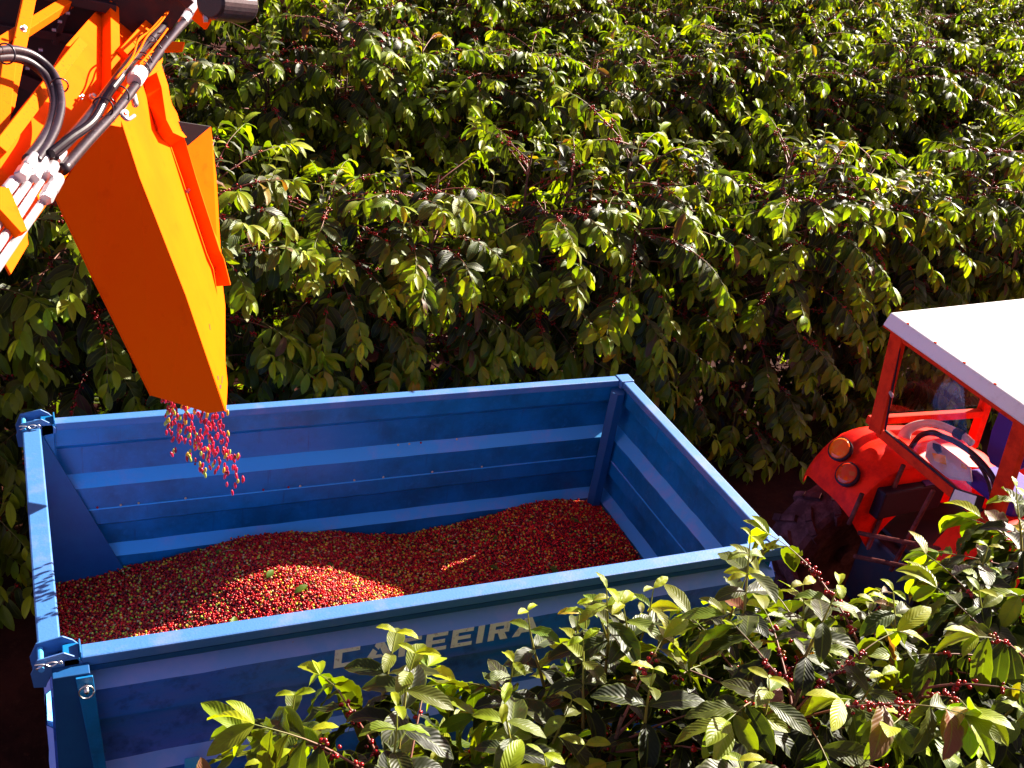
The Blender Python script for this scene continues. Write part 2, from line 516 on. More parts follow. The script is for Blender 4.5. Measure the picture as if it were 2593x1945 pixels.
# back left corner: stake with ear plate and hinge pin
for (yc, s) in ((Y1 - 0.04, 1), (Y0 + 0.04, -1)):
    bm = bmesh.new()
    box(bm, (X0 + 0.088, yc - 0.05, ZB - 0.1), (X0 + 0.155, yc + 0.05, ZT + 0.004))
    box(bm, (X0 + 0.155, yc - 0.045, ZB - 0.1), (X0 + 0.163, yc + 0.045, ZT + 0.03))
    st = finish(bm, 'stake', M['blue'], T, bevel=0.005)
    for k in (0, 1):
        yy = yc + (0.055 - 0.105 * k)
        prof = [(-0.10, -0.16), (-0.11, -0.06), (-0.075, 0.03), (0.06, 0.055), (0.11, 0.02), (0.15, -0.03), (0.15, -0.07), (-0.02, -0.10), (-0.04, -0.17)]
        bm = bmesh.new()
        slab(bm, [(X0 + 0.045 + px * 0.80, yy, ZT + pz * 0.80) for px, pz in prof], 0.008)
        finish(bm, 'hinge_ear', M['blue_rim'], T, bevel=0.002)
    bm = bmesh.new()
    tube(bm, [(X0 + 0.0, yc - 0.08, ZT - 0.005), (X0 + 0.0, yc + 0.085, ZT - 0.005)], 0.013, 10)
    hp = finish(bm, 'hinge_pin', M['blue_worn_lit'], T, smooth=False)
    bm = bmesh.new()
    q = Vector((X0 + 0.03, yc - 0.075, ZT + 0.012))
    tube(bm, curve([q + Vector((-0.055, 0, 0.012)), q + Vector((-0.02, 0, 0.008)), q + Vector((0.01, 0, -0.008)), q + Vector((0.045, 0, 0.012)), q + Vector((0.05, 0.0, -0.004)), q + Vector((0.01, 0, 0.014)), q + Vector((-0.05, 0, -0.012))], 5), 0.004, 6)
    finish(bm, 'split_pin', M['steel'], T, smooth=True)
# near left post: long side plate, keeper and ring
bm = bmesh.new()
slab(bm, [(X0 + 0.04, Y0 - 0.075, ZT - 0.03), (X0 + 0.19, Y0 - 0.075, ZT - 0.03), (X0 + 0.19, Y0 - 0.075, ZB - 0.1), (X0 + 0.04, Y0 - 0.075, ZB - 0.1)], 0.10)
finish(bm, 'stake_plate', M['blue_dark'], T, bevel=0.004)
bm = bmesh.new()
slab(bm, [(X0 + 0.13, Y0 - 0.09, ZT - 0.04), (X0 + 0.20, Y0 - 0.09, ZT - 0.04), (X0 + 0.255, Y0 - 0.085, 1.15), (X0 + 0.215, Y0 - 0.085, 1.10)], 0.012)
finish(bm, 'locking_bar', M['blue'], T, bevel=0.003)
rc = Vector((X0 + 0.17, Y0 - 0.115, ZT - 0.10))
bm = bmesh.new()
tube(bm, [rc + Vector((0.030 * math.cos(a * PI / 10), 0, 0.036 * math.sin(a * PI / 10))) for a in range(20)] + [rc + Vector((0.030, 0, 0))], 0.0035, 6)
tube(bm, [rc + Vector((0, 0.03, 0.015)), rc + Vector((0, -0.02, 0.015))], 0.010, 8)
finish(bm, 'pull_ring', M['steel'], T, smooth=True)
# clasp on the near wall
bm = bmesh.new()
cx = 0.62
slab(bm, [(cx - 0.035, Y0 - 0.015, 1.26), (cx + 0.035, Y0 - 0.015, 1.26), (cx + 0.035, Y0 - 0.035, 1.12), (cx - 0.035, Y0 - 0.035, 1.12)], 0.008)
tube(bm, [(cx - 0.06, Y0 - 0.06, 1.11), (cx + 0.07, Y0 - 0.06, 1.11)], 0.012, 8)
tube(bm, [(cx + 0.045, Y0 - 0.03, 1.16), (cx + 0.05, Y0 - 0.075, 1.10), (cx + 0.0, Y0 - 0.085, 1.08)], 0.008, 8)
finish(bm, 'latch', M['blue_worn_lit'], T, bevel=0.003)

LX0, LH, LZ = 1.29, 0.118, 1.668
# lettering on the near side: block capitals built from convex strokes
def rc4(a, b, c, d): return [(a, b), (c, b), (c, d), (a, d)]


GL = {
    'C': [rc4(0, 0, .3, 1), rc4(.3, 0, 1, .2), rc4(.3, .8, 1, 1)],
    'A': [[(0, 0), (.26, 0), (.585, 1), (.36, 1)], [(.74, 0), (1, 0), (.64, 1), (.585, 1), (.5, .75)], [(.32, .18), (.68, .18), (.62, .36), (.38, .36)]],
    'F': [rc4(0, 0, .3, 1), rc4(.3, .8, 1, 1), rc4(.3, .4, .85, .6)],
    'E': [rc4(0, 0, .3, 1), rc4(.3, .8, 1, 1), rc4(.3, .4, .9, .6), rc4(.3, 0, 1, .2)],
    'I': [rc4(0, 0, .3, 1)],
    'R': [rc4(0, 0, .3, 1), rc4(.3, .8, 1, 1), rc4(.3, .4, .72, .6), rc4(.72, .4, 1, .8), [(.62, 0), (.98, 0), (.78, .4), (.45, .4)]],
}
bm = bmesh.new()
yL = Y0 + 0.075 - 0.065 - 0.006 - 0.003
x = LX0
for ch in 'CAFEEIRA':
    wl = {'I': 0.115, 'A': 0.152, 'C': 0.125}.get(ch, 0.114)
    for poly in GL[ch]:
        slab(bm, [(x + px * wl, yL, LZ + pz * LH) for px, pz in poly], 0.002)
    x += (0.038 if ch == 'I' else wl) + 0.026
finish(bm, 'lettering', M['letter'], T)

# ------------------------------------------------------------------ numpy mesh tools
def np_mesh(name, V, Q, cols=None, uv=None, smooth=True):
    """V (n,3), Q (m,k) polygons of equal size"""
    me = bpy.data.meshes.new(name)
    V = np.ascontiguousarray(V, dtype=np.float32)
    Q = np.ascontiguousarray(Q, dtype=np.int32)
    me.vertices.add(len(V)); me.vertices.foreach_set('co', V.ravel())
    me.loops.add(Q.size); me.loops.foreach_set('vertex_index', Q.ravel())
    k = Q.shape[1]
    me.polygons.add(len(Q))
    me.polygons.foreach_set('loop_start', np.arange(0, Q.size, k, dtype=np.int32))
    me.polygons.foreach_set('loop_total', np.full(len(Q), k, dtype=np.int32))
    me.polygons.foreach_set('use_smooth', np.full(len(Q), smooth, dtype=bool))
    if uv is not None:
        l = me.uv_layers.new(name='UVMap')
        l.data.foreach_set('uv', np.ascontiguousarray(uv[Q.ravel()], dtype=np.float32).ravel())
    if cols is not None:
        a = me.color_attributes.new('lc', 'FLOAT_COLOR', 'POINT')
        c4 = np.ones((len(V), 4), dtype=np.float32); c4[:, :3] = cols
        a.data.foreach_set('color', c4.ravel())
    me.update()
    me.validate()
    return me


def nrm(a):
    return a / np.maximum(np.linalg.norm(a, axis=-1, keepdims=True), 1e-9)


def leaves_mesh(name, pos, t, n, Ln, Wd, curl, fold, wamp, ph, col, nu=7, nv=4):
    t = nrm(t); n = n - t * np.sum(n * t, 1, keepdims=True); n = nrm(n); b = np.cross(n, t)
    u = np.linspace(0, 1, nu + 1); v = np.linspace(-1, 1, nv + 1)
    U, Vv = np.meshgrid(u, v, indexing='ij'); U = U.ravel(); Vv = Vv.ravel()
    prof = (np.clip(U, 0, 1) ** 0.85) * (1 - U) ** 0.85
    prof = prof / prof.max()
    prof = np.maximum(prof, 0.04)
    c = curl[:, None] + 1e-3
    ang = c * U[None]
    X = Ln[:, None] * np.sin(ang) / c
    Z = -Ln[:, None] * (1 - np.cos(ang)) / c
    Yb = Wd[:, None] * 0.5 * prof[None] * Vv[None]
    wave = wamp[:, None] * np.abs(Vv)[None] ** 1.5 * np.sin(2 * PI * 3.6 * U[None] + ph[:, None] + (Vv[None] > 0) * 1.7) * Ln[:, None] * prof[None]
    lift = fold[:, None] * np.abs(Yb) + wave
    nx = np.sin(ang); nz = np.cos(ang)   # local normal after bending
    Xl = X + nx * lift; Zl = Z + nz * lift
    P = pos[:, None, :] + t[:, None, :] * Xl[..., None] + b[:, None, :] * Yb[..., None] + n[:, None, :] * Zl[..., None]
    m = (nu + 1) * (nv + 1)
    q = []
    for i in range(nu):
        for j in range(nv):
            a = i * (nv + 1) + j
            q.append((a, a + nv + 1, a + nv + 2, a + 1))
    q = np.array(q)
    Q = (np.arange(len(pos))[:, None, None] * m + q[None]).reshape(-1, 4)
    uvs = np.tile(np.stack([U, (Vv + 1) / 2], 1), (len(pos), 1))
    cols = np.repeat(col, m, axis=0)
    return np_mesh(name, P.reshape(-1, 3), Q, cols, uvs)


def tubes_mesh(name, paths, radii, cols, ns=4):
    """paths list of (k,3), radii list of (k,), cols list of (k,3)"""
    Vs, Qs, Cs, off = [], [], [], 0
    for p, r, c in zip(paths, radii, cols):
        p = np.asarray(p); d = nrm(np.gradient(p, axis=0))
        ref = np.array([0.31, 0.17, 0.93]); u = nrm(np.cross(d, ref)); v = np.cross(d, u)
        k = len(p)
        a = np.arange(ns) * 2 * PI / ns
        R = p[:, None] + (u[:, None] * np.cos(a)[None, :, None] + v[:, None] * np.sin(a)[None, :, None]) * np.asarray(r)[:, None, None]
        Vs.append(R.reshape(-1, 3)); Cs.append(np.repeat(c, ns, axis=0))
        i = np.arange(k - 1)[:, None]; j = np.arange(ns)[None]
        q = np.stack([i * ns + j, i * ns + (j + 1) % ns, (i + 1) * ns + (j + 1) % ns, (i + 1) * ns + j], -1).reshape(-1, 4)
        Qs.append(q + off); off += k * ns
    return np_mesh(name, np.concatenate(Vs), np.concatenate(Qs), np.concatenate(Cs))


def ico(sub):
    bm = bmesh.new()
    bmesh.ops.create_icosphere(bm, subdivisions=sub, radius=1)
    V = np.array([v.co[:] for v in bm.verts]); Q = np.array([[v.index for v in f.verts] for f in bm.faces])
    bm.free()
    return V, Q


ICO1 = ico(1); ICO2 = ico(2)


def balls_mesh(name, pos, rad, cols, rng, sub=1, stretch=1.12):
    V, Q = ICO1 if sub == 1 else ICO2
    ax = nrm(rng.normal(size=(len(pos), 3)))
    W = V[None] * rad[:, None, None]
    W = W + ax[:, None] * np.sum(W * ax[:, None], -1, keepdims=True) * (stretch - 1)
    P = (pos[:, None] + W).reshape(-1, 3)
    QQ = (np.arange(len(pos))[:, None, None] * len(V) + Q[None]).reshape(-1, 3)
    return np_mesh(name, P, QQ, np.repeat(cols, len(V), axis=0))


# ------------------------------------------------------------------ coffee bushes
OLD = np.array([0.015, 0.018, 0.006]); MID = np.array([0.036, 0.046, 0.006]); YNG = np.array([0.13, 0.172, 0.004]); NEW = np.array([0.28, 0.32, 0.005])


def bush_meshes(seed, H=3.0, R=0.95, nbr=120, nshoot=8, hires=False, lscale=1.0, pbare=0.16):
    rng = np.random.default_rng(seed)
    lp, lt, ln, lL, lW, lc, lcu, lwa = [], [], [], [], [], [], [], []
    paths, rads, cols = [], [], []
    chp = []
    # stems
    stems = []
    tr_paths, tr_r = [], []
    for s in range(3):
        a = rng.uniform(0, 2 * PI); ba = rng.uniform(0, 0.10)
        hh = H * (1.0 if s == 0 else rng.uniform(0.82, 0.97))
        zz = np.linspace(0, hh - 0.1, 14)
        lean = rng.uniform(0.08, 0.28) if s else 0.05
        px = math.cos(a) * (ba + lean * (zz / H) ** 1.3); py = math.sin(a) * (ba + lean * (zz / H) ** 1.3)
        p = np.stack([px, py, zz], 1)
        p[1:, :2] += rng.normal(size=(13, 2)) * 0.008
        stems.append((p, hh)); tr_paths.append(p); tr_r.append(0.030 * (1 - zz / (hh + 0.1)) + 0.005)

    def add_leaf(p, t, n, L, Wr, c, cu, wa):
        lp.append(p); lt.append(t); ln.append(n); lL.append(L); lW.append(L * Wr); lc.append(c); lcu.append(cu); lwa.append(wa)

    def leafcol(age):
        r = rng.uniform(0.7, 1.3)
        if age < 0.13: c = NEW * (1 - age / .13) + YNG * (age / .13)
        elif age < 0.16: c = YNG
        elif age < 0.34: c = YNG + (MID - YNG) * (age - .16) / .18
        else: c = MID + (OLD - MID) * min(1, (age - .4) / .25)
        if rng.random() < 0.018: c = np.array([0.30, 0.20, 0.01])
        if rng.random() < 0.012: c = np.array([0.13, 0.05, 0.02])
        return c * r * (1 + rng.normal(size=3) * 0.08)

    ga = rng.uniform(0, 6)
    for i in range(nbr):
        sp, hh = stems[i % 3]
        f = ((i + rng.random()) / nbr) ** 0.80
        h = 0.07 * H + f * (hh - 0.07 * H - 0.12)
        ga += 2.39996 + rng.normal() * 0.25
        base = np.array([np.interp(h, sp[:, 2], sp[:, 0]), np.interp(h, sp[:, 2], sp[:, 1]), h])
        hf = h / H
        prof = 0.92 + 0.08 * min(1, hf / 0.3) if hf < 0.3 else (1.0 if hf < 0.62 else math.sqrt(max(0.02, 1 - ((hf - 0.62) / 0.42) ** 2)))
        Lb = R * max(0.30, prof) * rng.uniform(0.72, 1.15)
        el = 0.15 + 0.75 * max(0, hf - 0.45) + rng.normal() * 0.12
        ns = max(6, int(Lb / 0.052))
        d = np.array([math.cos(ga) * math.cos(el), math.sin(ga) * math.cos(el), math.sin(el)])
        droop = rng.uniform(0.03, 0.085)
        pts = [base]; dirs = [d]
        for k in range(ns):
            d = nrm(d + np.array([0, 0, -droop * (0.6 + 0.9 * k / ns)]) + rng.normal(size=3) * 0.035)
            pts.append(pts[-1] + d * Lb / ns); dirs.append(d)
        pts = np.array(pts)
        fr = np.linspace(0, 1, ns + 1)
        bare = rng.random() < pbare
        paths.append(pts); rads.append(0.0048 * (1 - fr) + 0.0016)
        wd = np.array([0.20, 0.06, 0.035]); gr = np.array([0.14, 0.17, 0.02])
        cols.append(wd + (gr - wd) * np.clip((fr - 0.6) / 0.35, 0, 1)[:, None])
        side0 = nrm(np.cross(dirs[0], [0, 0, 1.0]))
        for k in range(1, ns + 1):
            fk = k / ns
            if fk < 0.40 or (bare and fk < 0.8): keep = 0.10
            elif fk < 0.60: keep = 0.6
            else: keep = 0.97
            d = dirs[k]
            side = nrm(np.cross(d, [0, 0, 1.0]) + rng.normal(size=3) * 0.25)
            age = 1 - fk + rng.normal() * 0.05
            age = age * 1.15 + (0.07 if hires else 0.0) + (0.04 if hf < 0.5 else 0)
            if k < ns:
                for s in (-1, 1):
                    if rng.random() > keep: continue
                    L = rng.uniform(0.125, 0.180) * lscale * (0.78 if fk > 0.86 else 1)
                    dn = rng.uniform(0.15, 1.15)
                    t = side * s * rng.uniform(0.7, 1.1) + d * rng.uniform(0.35, 0.75) + np.array([0, 0, -dn])
                    n = np.array([0, 0, 1.0]) + d * 0.5 + rng.normal(size=3) * 0.22
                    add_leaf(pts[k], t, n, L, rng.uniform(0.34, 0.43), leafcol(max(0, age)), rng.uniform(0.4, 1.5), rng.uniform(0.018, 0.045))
            else:
                m = rng.integers(3, 6)
                for q in range(m):
                    aa = q * 2 * PI / m + rng.uniform(0, 1)
                    t = d * 0.9 + (side * math.cos(aa) + np.cross(d, side) * math.sin(aa)) * 0.7 + np.array([0, 0, rng.uniform(-0.7, 0.1)])
                    n = np.array([0, 0, 1.0]) + rng.normal(size=3) * 0.2 - d * 0.3
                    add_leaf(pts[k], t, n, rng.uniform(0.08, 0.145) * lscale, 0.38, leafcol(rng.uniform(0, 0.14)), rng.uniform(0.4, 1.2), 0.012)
            if 0.18 < fk < 0.72 and rng.random() < (0.8 if bare else 0.42):
                for q in range(rng.integers(4, 11)):
                    chp.append(pts[k] + nrm(rng.normal(size=3)) * rng.uniform(0.010, 0.026))
    # erect leaders on the crest
    for i in range(nshoot):
        a = rng.uniform(0, 2 * PI); rr = R * math.sqrt(rng.random()) * 0.75
        Ls = rng.uniform(0.25, 0.44) if hires else rng.uniform(0.18, 0.36)
        zb = H * (1 - 0.20 * (rr / R) ** 2) - rng.uniform(0.10, 0.30)
        base = np.array([math.cos(a) * rr, math.sin(a) * rr, zb])
        d = nrm(np.array([math.cos(a) * 0.35, math.sin(a) * 0.35, 1.0]) + rng.normal(size=3) * 0.22)
        ns = int(Ls / (0.07 if hires else 0.055))
        pts = [base]
        for k in range(ns):
            d = nrm(d + rng.normal(size=3) * 0.05); pts.append(pts[-1] + d * Ls / ns)
        pts = np.array(pts); fr = np.linspace(0, 1, ns + 1)
        paths.append(pts); rads.append(0.0055 * (1 - fr) + 0.0022)
        c0 = np.array([0.22, 0.14, 0.03]); c1 = np.array([0.24, 0.27, 0.02])
        cols.append(c0 + (c1 - c0) * fr[:, None])
        az = rng.uniform(0, 3)
        for k in range(0, ns + 1):
            fk = k / ns; az += PI / 2
            for s in (0, PI):
                o = np.array([math.cos(az + s), math.sin(az + s), 0])
                L = rng.uniform(0.10, 0.155) * lscale * (1 if fk < 0.75 else (0.7 if fk < 0.95 else 0.45))
                t = o + np.array([0, 0, rng.uniform(-0.35, 0.35) + 0.5 * fk])
                n = np.array([0, 0, 1.0]) - o * 0.3 + rng.normal(size=3) * 0.15
                add_leaf(pts[k], t, n, L, rng.uniform(0.37, 0.46), leafcol(max(0, (1 - fk) * 1.0 + (0.0 if hires else -0.02) + rng.normal() * 0.04)), rng.uniform(0.5, 1.3), rng.uniform(0.012, 0.032))
    n = len(lp)
    A = lambda q: np.array(q, dtype=float)
    nu, nv = (11, 6) if hires else (6, 4)
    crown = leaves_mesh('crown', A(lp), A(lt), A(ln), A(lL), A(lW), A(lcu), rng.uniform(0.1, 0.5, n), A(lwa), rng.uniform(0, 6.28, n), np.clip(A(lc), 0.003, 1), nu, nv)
    crown.materials.append(M['leaf'])
    br = tubes_mesh('branches', paths, rads, cols, 5 if hires else 4); br.materials.append(M['twig'])
    tc = [np.tile(np.array([[0.15, 0.075, 0.045]]), (len(p), 1)) for p in tr_paths]
    tk = tubes_mesh('trunk', tr_paths, tr_r, tc, 8); tk.materials.append(M['bark'])
    chp = A(chp); k = len(chp)
    pal = np.array([[0.34, 0.006, 0.008], [0.20, 0.004, 0.006], [0.45, 0.012, 0.010], [0.08, 0.004, 0.006], [0.25, 0.10, 0.01]])
    cc = pal[rng.choice(5, k, p=[.36, .28, .2, .12, .04])]
    ch = balls_mesh('cherries', chp, rng.uniform(0.0062, 0.0085, k), cc, rng, 2 if hires else 1); ch.materials.append(M['cherry'])
    return tk, br, crown, ch


VAR = [bush_meshes(s, H, R, nshoot=5, lscale=1.2) for s, H, R in ((1, 3.05, 0.98), (2, 3.15, 0.95), (3, 2.95, 1.02), (4, 3.1, 0.92), (5, 3.0, 1.0), (6, 3.1, 0.97))]
VARN = [bush_meshes(s, H, R, nbr=150, nshoot=16, hires=True, lscale=1.42) for s, H, R in ((11, 2.95, 0.85), (12, 3.0, 0.88), (13, 2.9, 0.85))]
VARN.append(bush_meshes(14, 2.95, 0.88, nbr=150, nshoot=7, hires=True, lscale=1.35, pbare=0.55))


def bush(var, x, y, rz, sc, label, group):
    t = empty('coffee_bush', (x, y, 0), label, 'coffee bush', group)
    t.rotation_euler = (0, 0, rz)
    t.scale = sc
    for nm, me in zip(('trunk', 'branches', 'crown', 'cherries'), var):
        o = bpy.data.objects.new(nm, me)
        C.objects.link(o)
        o.parent = t
        if nm == 'cherries': o['kind'] = 'stuff'
    return t


rnd = random.Random(7)
NEAR = [(1.02, 2.20, 2, 0.985, 'near coffee bush at the left end of the foreground row, below the trailer lettering'),
        (1.86, 2.25, 0, 0.97, 'near coffee bush in front of the middle of the trailer side, with upright shoots'),
        (2.36, 2.26, 1, 0.995, 'near coffee bush overlapping the right end of the trailer side'),
        (3.02, 2.22, 3, 0.985, 'near coffee bush with bare reddish twigs between trailer and tractor'),
        (3.70, 2.26, 0, 0.985, 'near coffee bush in front of the red tractor with bright tall shoots'),
        (4.36, 2.32, 1, 1.03, 'near coffee bush at the right edge below the cab post')]
for x, y, v, s, lab in NEAR:
    bush(VARN[v], x, y, rnd.uniform(0, 6.28), (s, s, s), lab, 'coffee bushes of the foreground row')
ORD = ['first', 'second', 'third', 'fourth', 'fifth', 'sixth', 'seventh', 'eighth', 'ninth', 'tenth', 'eleventh', 'twelfth', 'thirteenth', 'fourteenth', 'fifteenth', 'sixteenth', 'seventeenth', 'eighteenth', 'nineteenth', 'twentieth']
ORD += ['twenty-' + o for o in ORD[:9]]


def hedge_row(x0, x1, y0, slope, step, zb, amp, where, group):
    x = x0; i = 0
    while x < x1:
        s = rnd.uniform(0.92, 1.06)
        z = 0.5 * (s + 1) * (zb + amp * math.sin(x * 2.9 + y0) + amp * 0.7 * math.sin(x * 1.3 + 2 * y0) + rnd.uniform(-0.02, 0.02))
        bush(VAR[rnd.randrange(6)], x, y0 + slope * x + rnd.uniform(-0.08, 0.08), rnd.uniform(0, 6.28), (s, s, z), ORD[i] + ' coffee bush from the left in the ' + where, group)
        x += step * rnd.uniform(0.9, 1.1); i += 1


hedge_row(-0.5, 13.6, 7.16, 0.07, 0.84, 1.03, 0.05, 'hedge row right behind trailer and tractor', 'coffee bushes of the row behind the trailer')
hedge_row(0.6, 21.0, 11.0, 0.12, 0.86, 1.02, 0.04, 'second hedge row behind the trailer', 'coffee bushes of the second row')
hedge_row(1.5, 27.5, 15.0, 0.13, 0.95, 1.03, 0.03, 'third hedge row behind the trailer', 'coffee bushes of the third row')
hedge_row(5.0, 34.0, 19.0, 0.13, 1.15, 1.05, 0.02, 'farthest hedge row at the top edge', 'coffee bushes of the farthest row')

# ------------------------------------------------------------------ cherries in the trailer
def pile_z(x, y):
    g = lambda cx, cy, sx, sy, h: h * np.exp(-((x - cx) / sx) ** 2 - ((y - cy) / sy) ** 2)
    z = 0.925 + g(1.38, 5.25, 0.62, 0.60, 0.25) + g(3.42, 5.50, 0.48, 0.55, 0.15) + 0.05 * np.clip((4.9 - y), 0, 1) + g(2.3, 4.3, 0.8, 0.4, 0.05) - g(0.15, 5.6, 0.5, 0.6, 0.06) - g(2.4, 5.7, 0.4, 0.4, 0.03)
    z += 0.012 * np.sin(x * 7 + y * 3) * np.sin(y * 6 - x * 2) + 0.006 * np.sin(x * 19 + 1) * np.sin(y * 17)
    return z


rng = np.random.default_rng(5)
PX0, PX1, PY0, PY1 = X0 + 0.085, X1 - 0.08, Y0 + 0.085, Y1 - 0.08
nx, ny = 90, 46
gx, gy = np.meshgrid(np.linspace(PX0 - 0.0, PX1, nx), np.linspace(PY0, PY1, ny), indexing='ij')
gz = pile_z(gx, gy) - 0.012
Vp = np.stack([gx, gy, gz], -1).reshape(-1, 3)
ii, jj = np.meshgrid(np.arange(nx - 1), np.arange(ny - 1), indexing='ij')
a_ = (ii * ny + jj).ravel()
Qp = np.stack([a_, a_ + ny, a_ + ny + 1, a_ + 1], 1)
st = 0.0135
xs = np.arange(PX0 + 0.007, PX1 - 0.007, st); ys = np.arange(PY0 + 0.007, PY1 - 0.007, st * 0.87)
cxg, cyg = np.meshgrid(xs, ys, indexing='ij')
cxg = cxg + (np.arange(len(ys)) % 2)[None] * st / 2
px = (cxg + rng.normal(size=cxg.shape) * 0.0032).ravel(); py = (cyg + rng.normal(size=cxg.shape) * 0.0032).ravel()
px = np.clip(px, PX0 + 0.006, PX1 - 0.006)
# second thin layer of strays on top
k2 = 3500
px = np.concatenate([px, rng.uniform(PX0 + .01, PX1 - .01, k2)]); py = np.concatenate([py, rng.uniform(PY0 + .01, PY1 - .01, k2)])
pz = pile_z(px, py) + rng.normal(size=len(px)) * 0.0035
pz[-k2:] += 0.009
pal = np.array([[0.60, 0.006, 0.007], [0.36, 0.004, 0.005], [0.80, 0.016, 0.016], [0.14, 0.003, 0.004], [0.75, 0.10, 0.012], [0.85, 0.50, 0.03], [0.48, 0.55, 0.05], [0.75, 0.45, 0.18]])
yel = 0.5 + 0.5 * np.sin(px * 2.1 - py * 1.3 + 0.6) * np.sin(px * 1.1 + 2.0)
u = rng.random(len(px))
cum = np.cumsum(np.array([.34, .25, .19, .11, .05, .025, .02, .015]))
idx = np.searchsorted(cum, u).clip(0, 7)
extra = rng.random(len(px)) < 0.05 + 0.16 * yel
idx[extra] = rng.choice([4, 5, 6, 7], extra.sum(), p=[.3, .35, .2, .15])
cc = pal[idx] * rng.uniform(0.62, 1.15, (len(px), 1))
pos = np.stack([px, py, pz], 1)
heap = balls_mesh('coffee_cherry_heap', pos, rng.uniform(0.0060, 0.0088, len(px)), cc, rng, 1)
heap.materials.append(M['cherry'])
ho = bpy.data.objects.new('coffee_cherry_heap', heap)
C.objects.link(ho)
tag(ho, 'heap of ripe red coffee cherries with yellow and green ones filling the blue trailer', 'coffee cherries', None, 'stuff')
bed = np_mesh('bed', Vp, Qp)
bedm = mat('packed_cherries', (0.10, 0.004, 0.008), 0.6, noise=[(90, (0.03, 0.002, 0.003), 0.4, 0.6)])
bed.materials.append(bedm)
bo = bpy.data.objects.new('packed_cherries', bed); C.objects.link(bo); bo.parent = ho
tag(bo, kind='stuff')


def cherry_mesh(name, col, rad, st=1.0):
    V, Q = ICO2
    V = V * np.array([rad, rad, rad * st])
    me = np_mesh(name, V, Q, np.tile(np.array([col]), (len(V), 1)))
    me.materials.append(M['cherry'])
    return me


mat_twig_dry = mat('dry_twig', (0.45, 0.24, 0.16), 0.7)
# falling stream
SD = Vector((0.22, 0, -1.0)).normalized()
FM = [cherry_mesh('falling_red', (0.62, 0.012, 0.05), 0.0068, 2.6), cherry_mesh('falling_yellow', (0.68, 0.42, 0.02), 0.0068, 2.5), cherry_mesh('falling_green', (0.38, 0.46, 0.06), 0.0068, 2.4), cherry_mesh('falling_dark', (0.40, 0.008, 0.03), 0.0066, 2.6)]
FL = ['red coffee cherry falling in the stream between chute and heap', 'yellow coffee cherry falling in the stream between chute and heap', 'pale green coffee cherry falling in the stream between chute and heap', 'dark red coffee cherry falling in the stream between chute and heap']
rot = Vector((0, 0, 1)).rotation_difference(-SD).to_euler()
r2 = random.Random(3)
STA = at(352, 868, y=4.70); STB = at(486, 893, y=4.52)
for i in range(278):
    s = r2.random()
    top = STA.lerp(STB, r2.random() ** 0.9)
    L = r2.random() ** 1.1 * (0.29 + 0.17 * min(1, max(0, (top.x - STA.x) / 0.25)))
    p = top + Vector((0.20 * L, 0, -L)) + Vector((r2.gauss(0, 0.024), r2.uniform(-0.05, 0.22), r2.gauss(0, 0.02) - 0.01))
    k = r2.choices((0, 1, 2, 3), (0.55, 0.12, 0.10, 0.23))[0]
    o = bpy.data.objects.new('coffee_cherry', FM[k])
    C.objects.link(o)
    o.location = p
    o.rotation_euler = (rot.x + r2.gauss(0, 0.10), rot.y + r2.gauss(0, 0.10), r2.uniform(0, 6))
    tag(o, FL[k], 'coffee cherry', 'cherries falling from the chute')
# leaves and twigs lying on the heap
for i in range(16):
    xx = r2.uniform(0.5, 3.6); yy = r2.uniform(4.3, 5.7)
    a = r2.uniform(0, 6.28)
    me = leaves_mesh('heap_leaf', np.zeros((1, 3)), np.array([[math.cos(a), math.sin(a), 0.1]]), np.array([[0.1, -0.2, 1.0]]), np.array([r2.uniform(.06, .11)]), np.array([.04]), np.array([.6]), np.array([.3]), np.array([.03]), np.array([a]), np.array([[.08, .14, .01]]))
    me.materials.append(M['leaf'])
    o = bpy.data.objects.new('fallen_leaf', me); C.objects.link(o)
    o.location = (xx, yy, float(pile_z(xx, yy)) + 0.012)
    tag(o, 'loose green coffee leaf lying on the heap of cherries', 'leaf', 'leaves lying on the cherries')
for i in range(40):
    xx = r2.uniform(0.4, 3.5); yy = r2.uniform(4.2, 5.7); a = r2.uniform(0, 6.28); L = r2.uniform(.04, .09)
    bm = bmesh.new()
    zc = float(pile_z(xx, yy)) + 0.014
    tube(bm, [(xx, yy, zc), (xx + math.cos(a) * L * .5, yy + math.sin(a) * L * .5, zc + 0.006), (xx + math.cos(a) * L, yy + math.sin(a) * L, zc)], [0.0022, 0.002, 0.0014], 5)
    o = finish(bm, 'dry_twig', mat_twig_dry)
    tag(o, 'short dry twig lying on the heap of cherries', 'twig', 'dry twigs on the cherries')
# strays caught on the ribs
SM = [cherry_mesh('stray_pale', (0.60, 0.42, 0.30), 0.0075, 1.1), cherry_mesh('stray_red', (0.40, 0.02, 0.05), 0.0075, 1.1)]
for i in range(16):
    xx = r2.uniform(0.25, 2.9)
    zz = r2.choice([1.391, 1.391, 1.595])
    o = bpy.data.objects.new('coffee_cherry', SM[0 if r2.random() < .7 else 1]); C.objects.link(o)
    if zz > 1.5:
        o.location = (xx, Y1 - 0.026 - 0.01, 1.606)
    else:
        o.location = (xx, Y1 - 0.083, zz)
    tag(o, 'single coffee cherry caught on a ledge of the trailer far wall', 'coffee cherry', 'stray cherries on the trailer wall')

# ------------------------------------------------------------------ harvester discharge chute
Hh = empty('coffee_harvester', (0.0, 4.9, 2.0), 'yellow and orange coffee harvester conveyor with discharge chute, hydraulic hoses and steel pipes', 'harvester')
TT = 0.006


def plate(name, pts, m, parent, th=TT, bevel=0.002):
    bm = bmesh.new()
    slab(bm, pts, th)
    return finish(bm, name, m, parent, bevel=bevel)


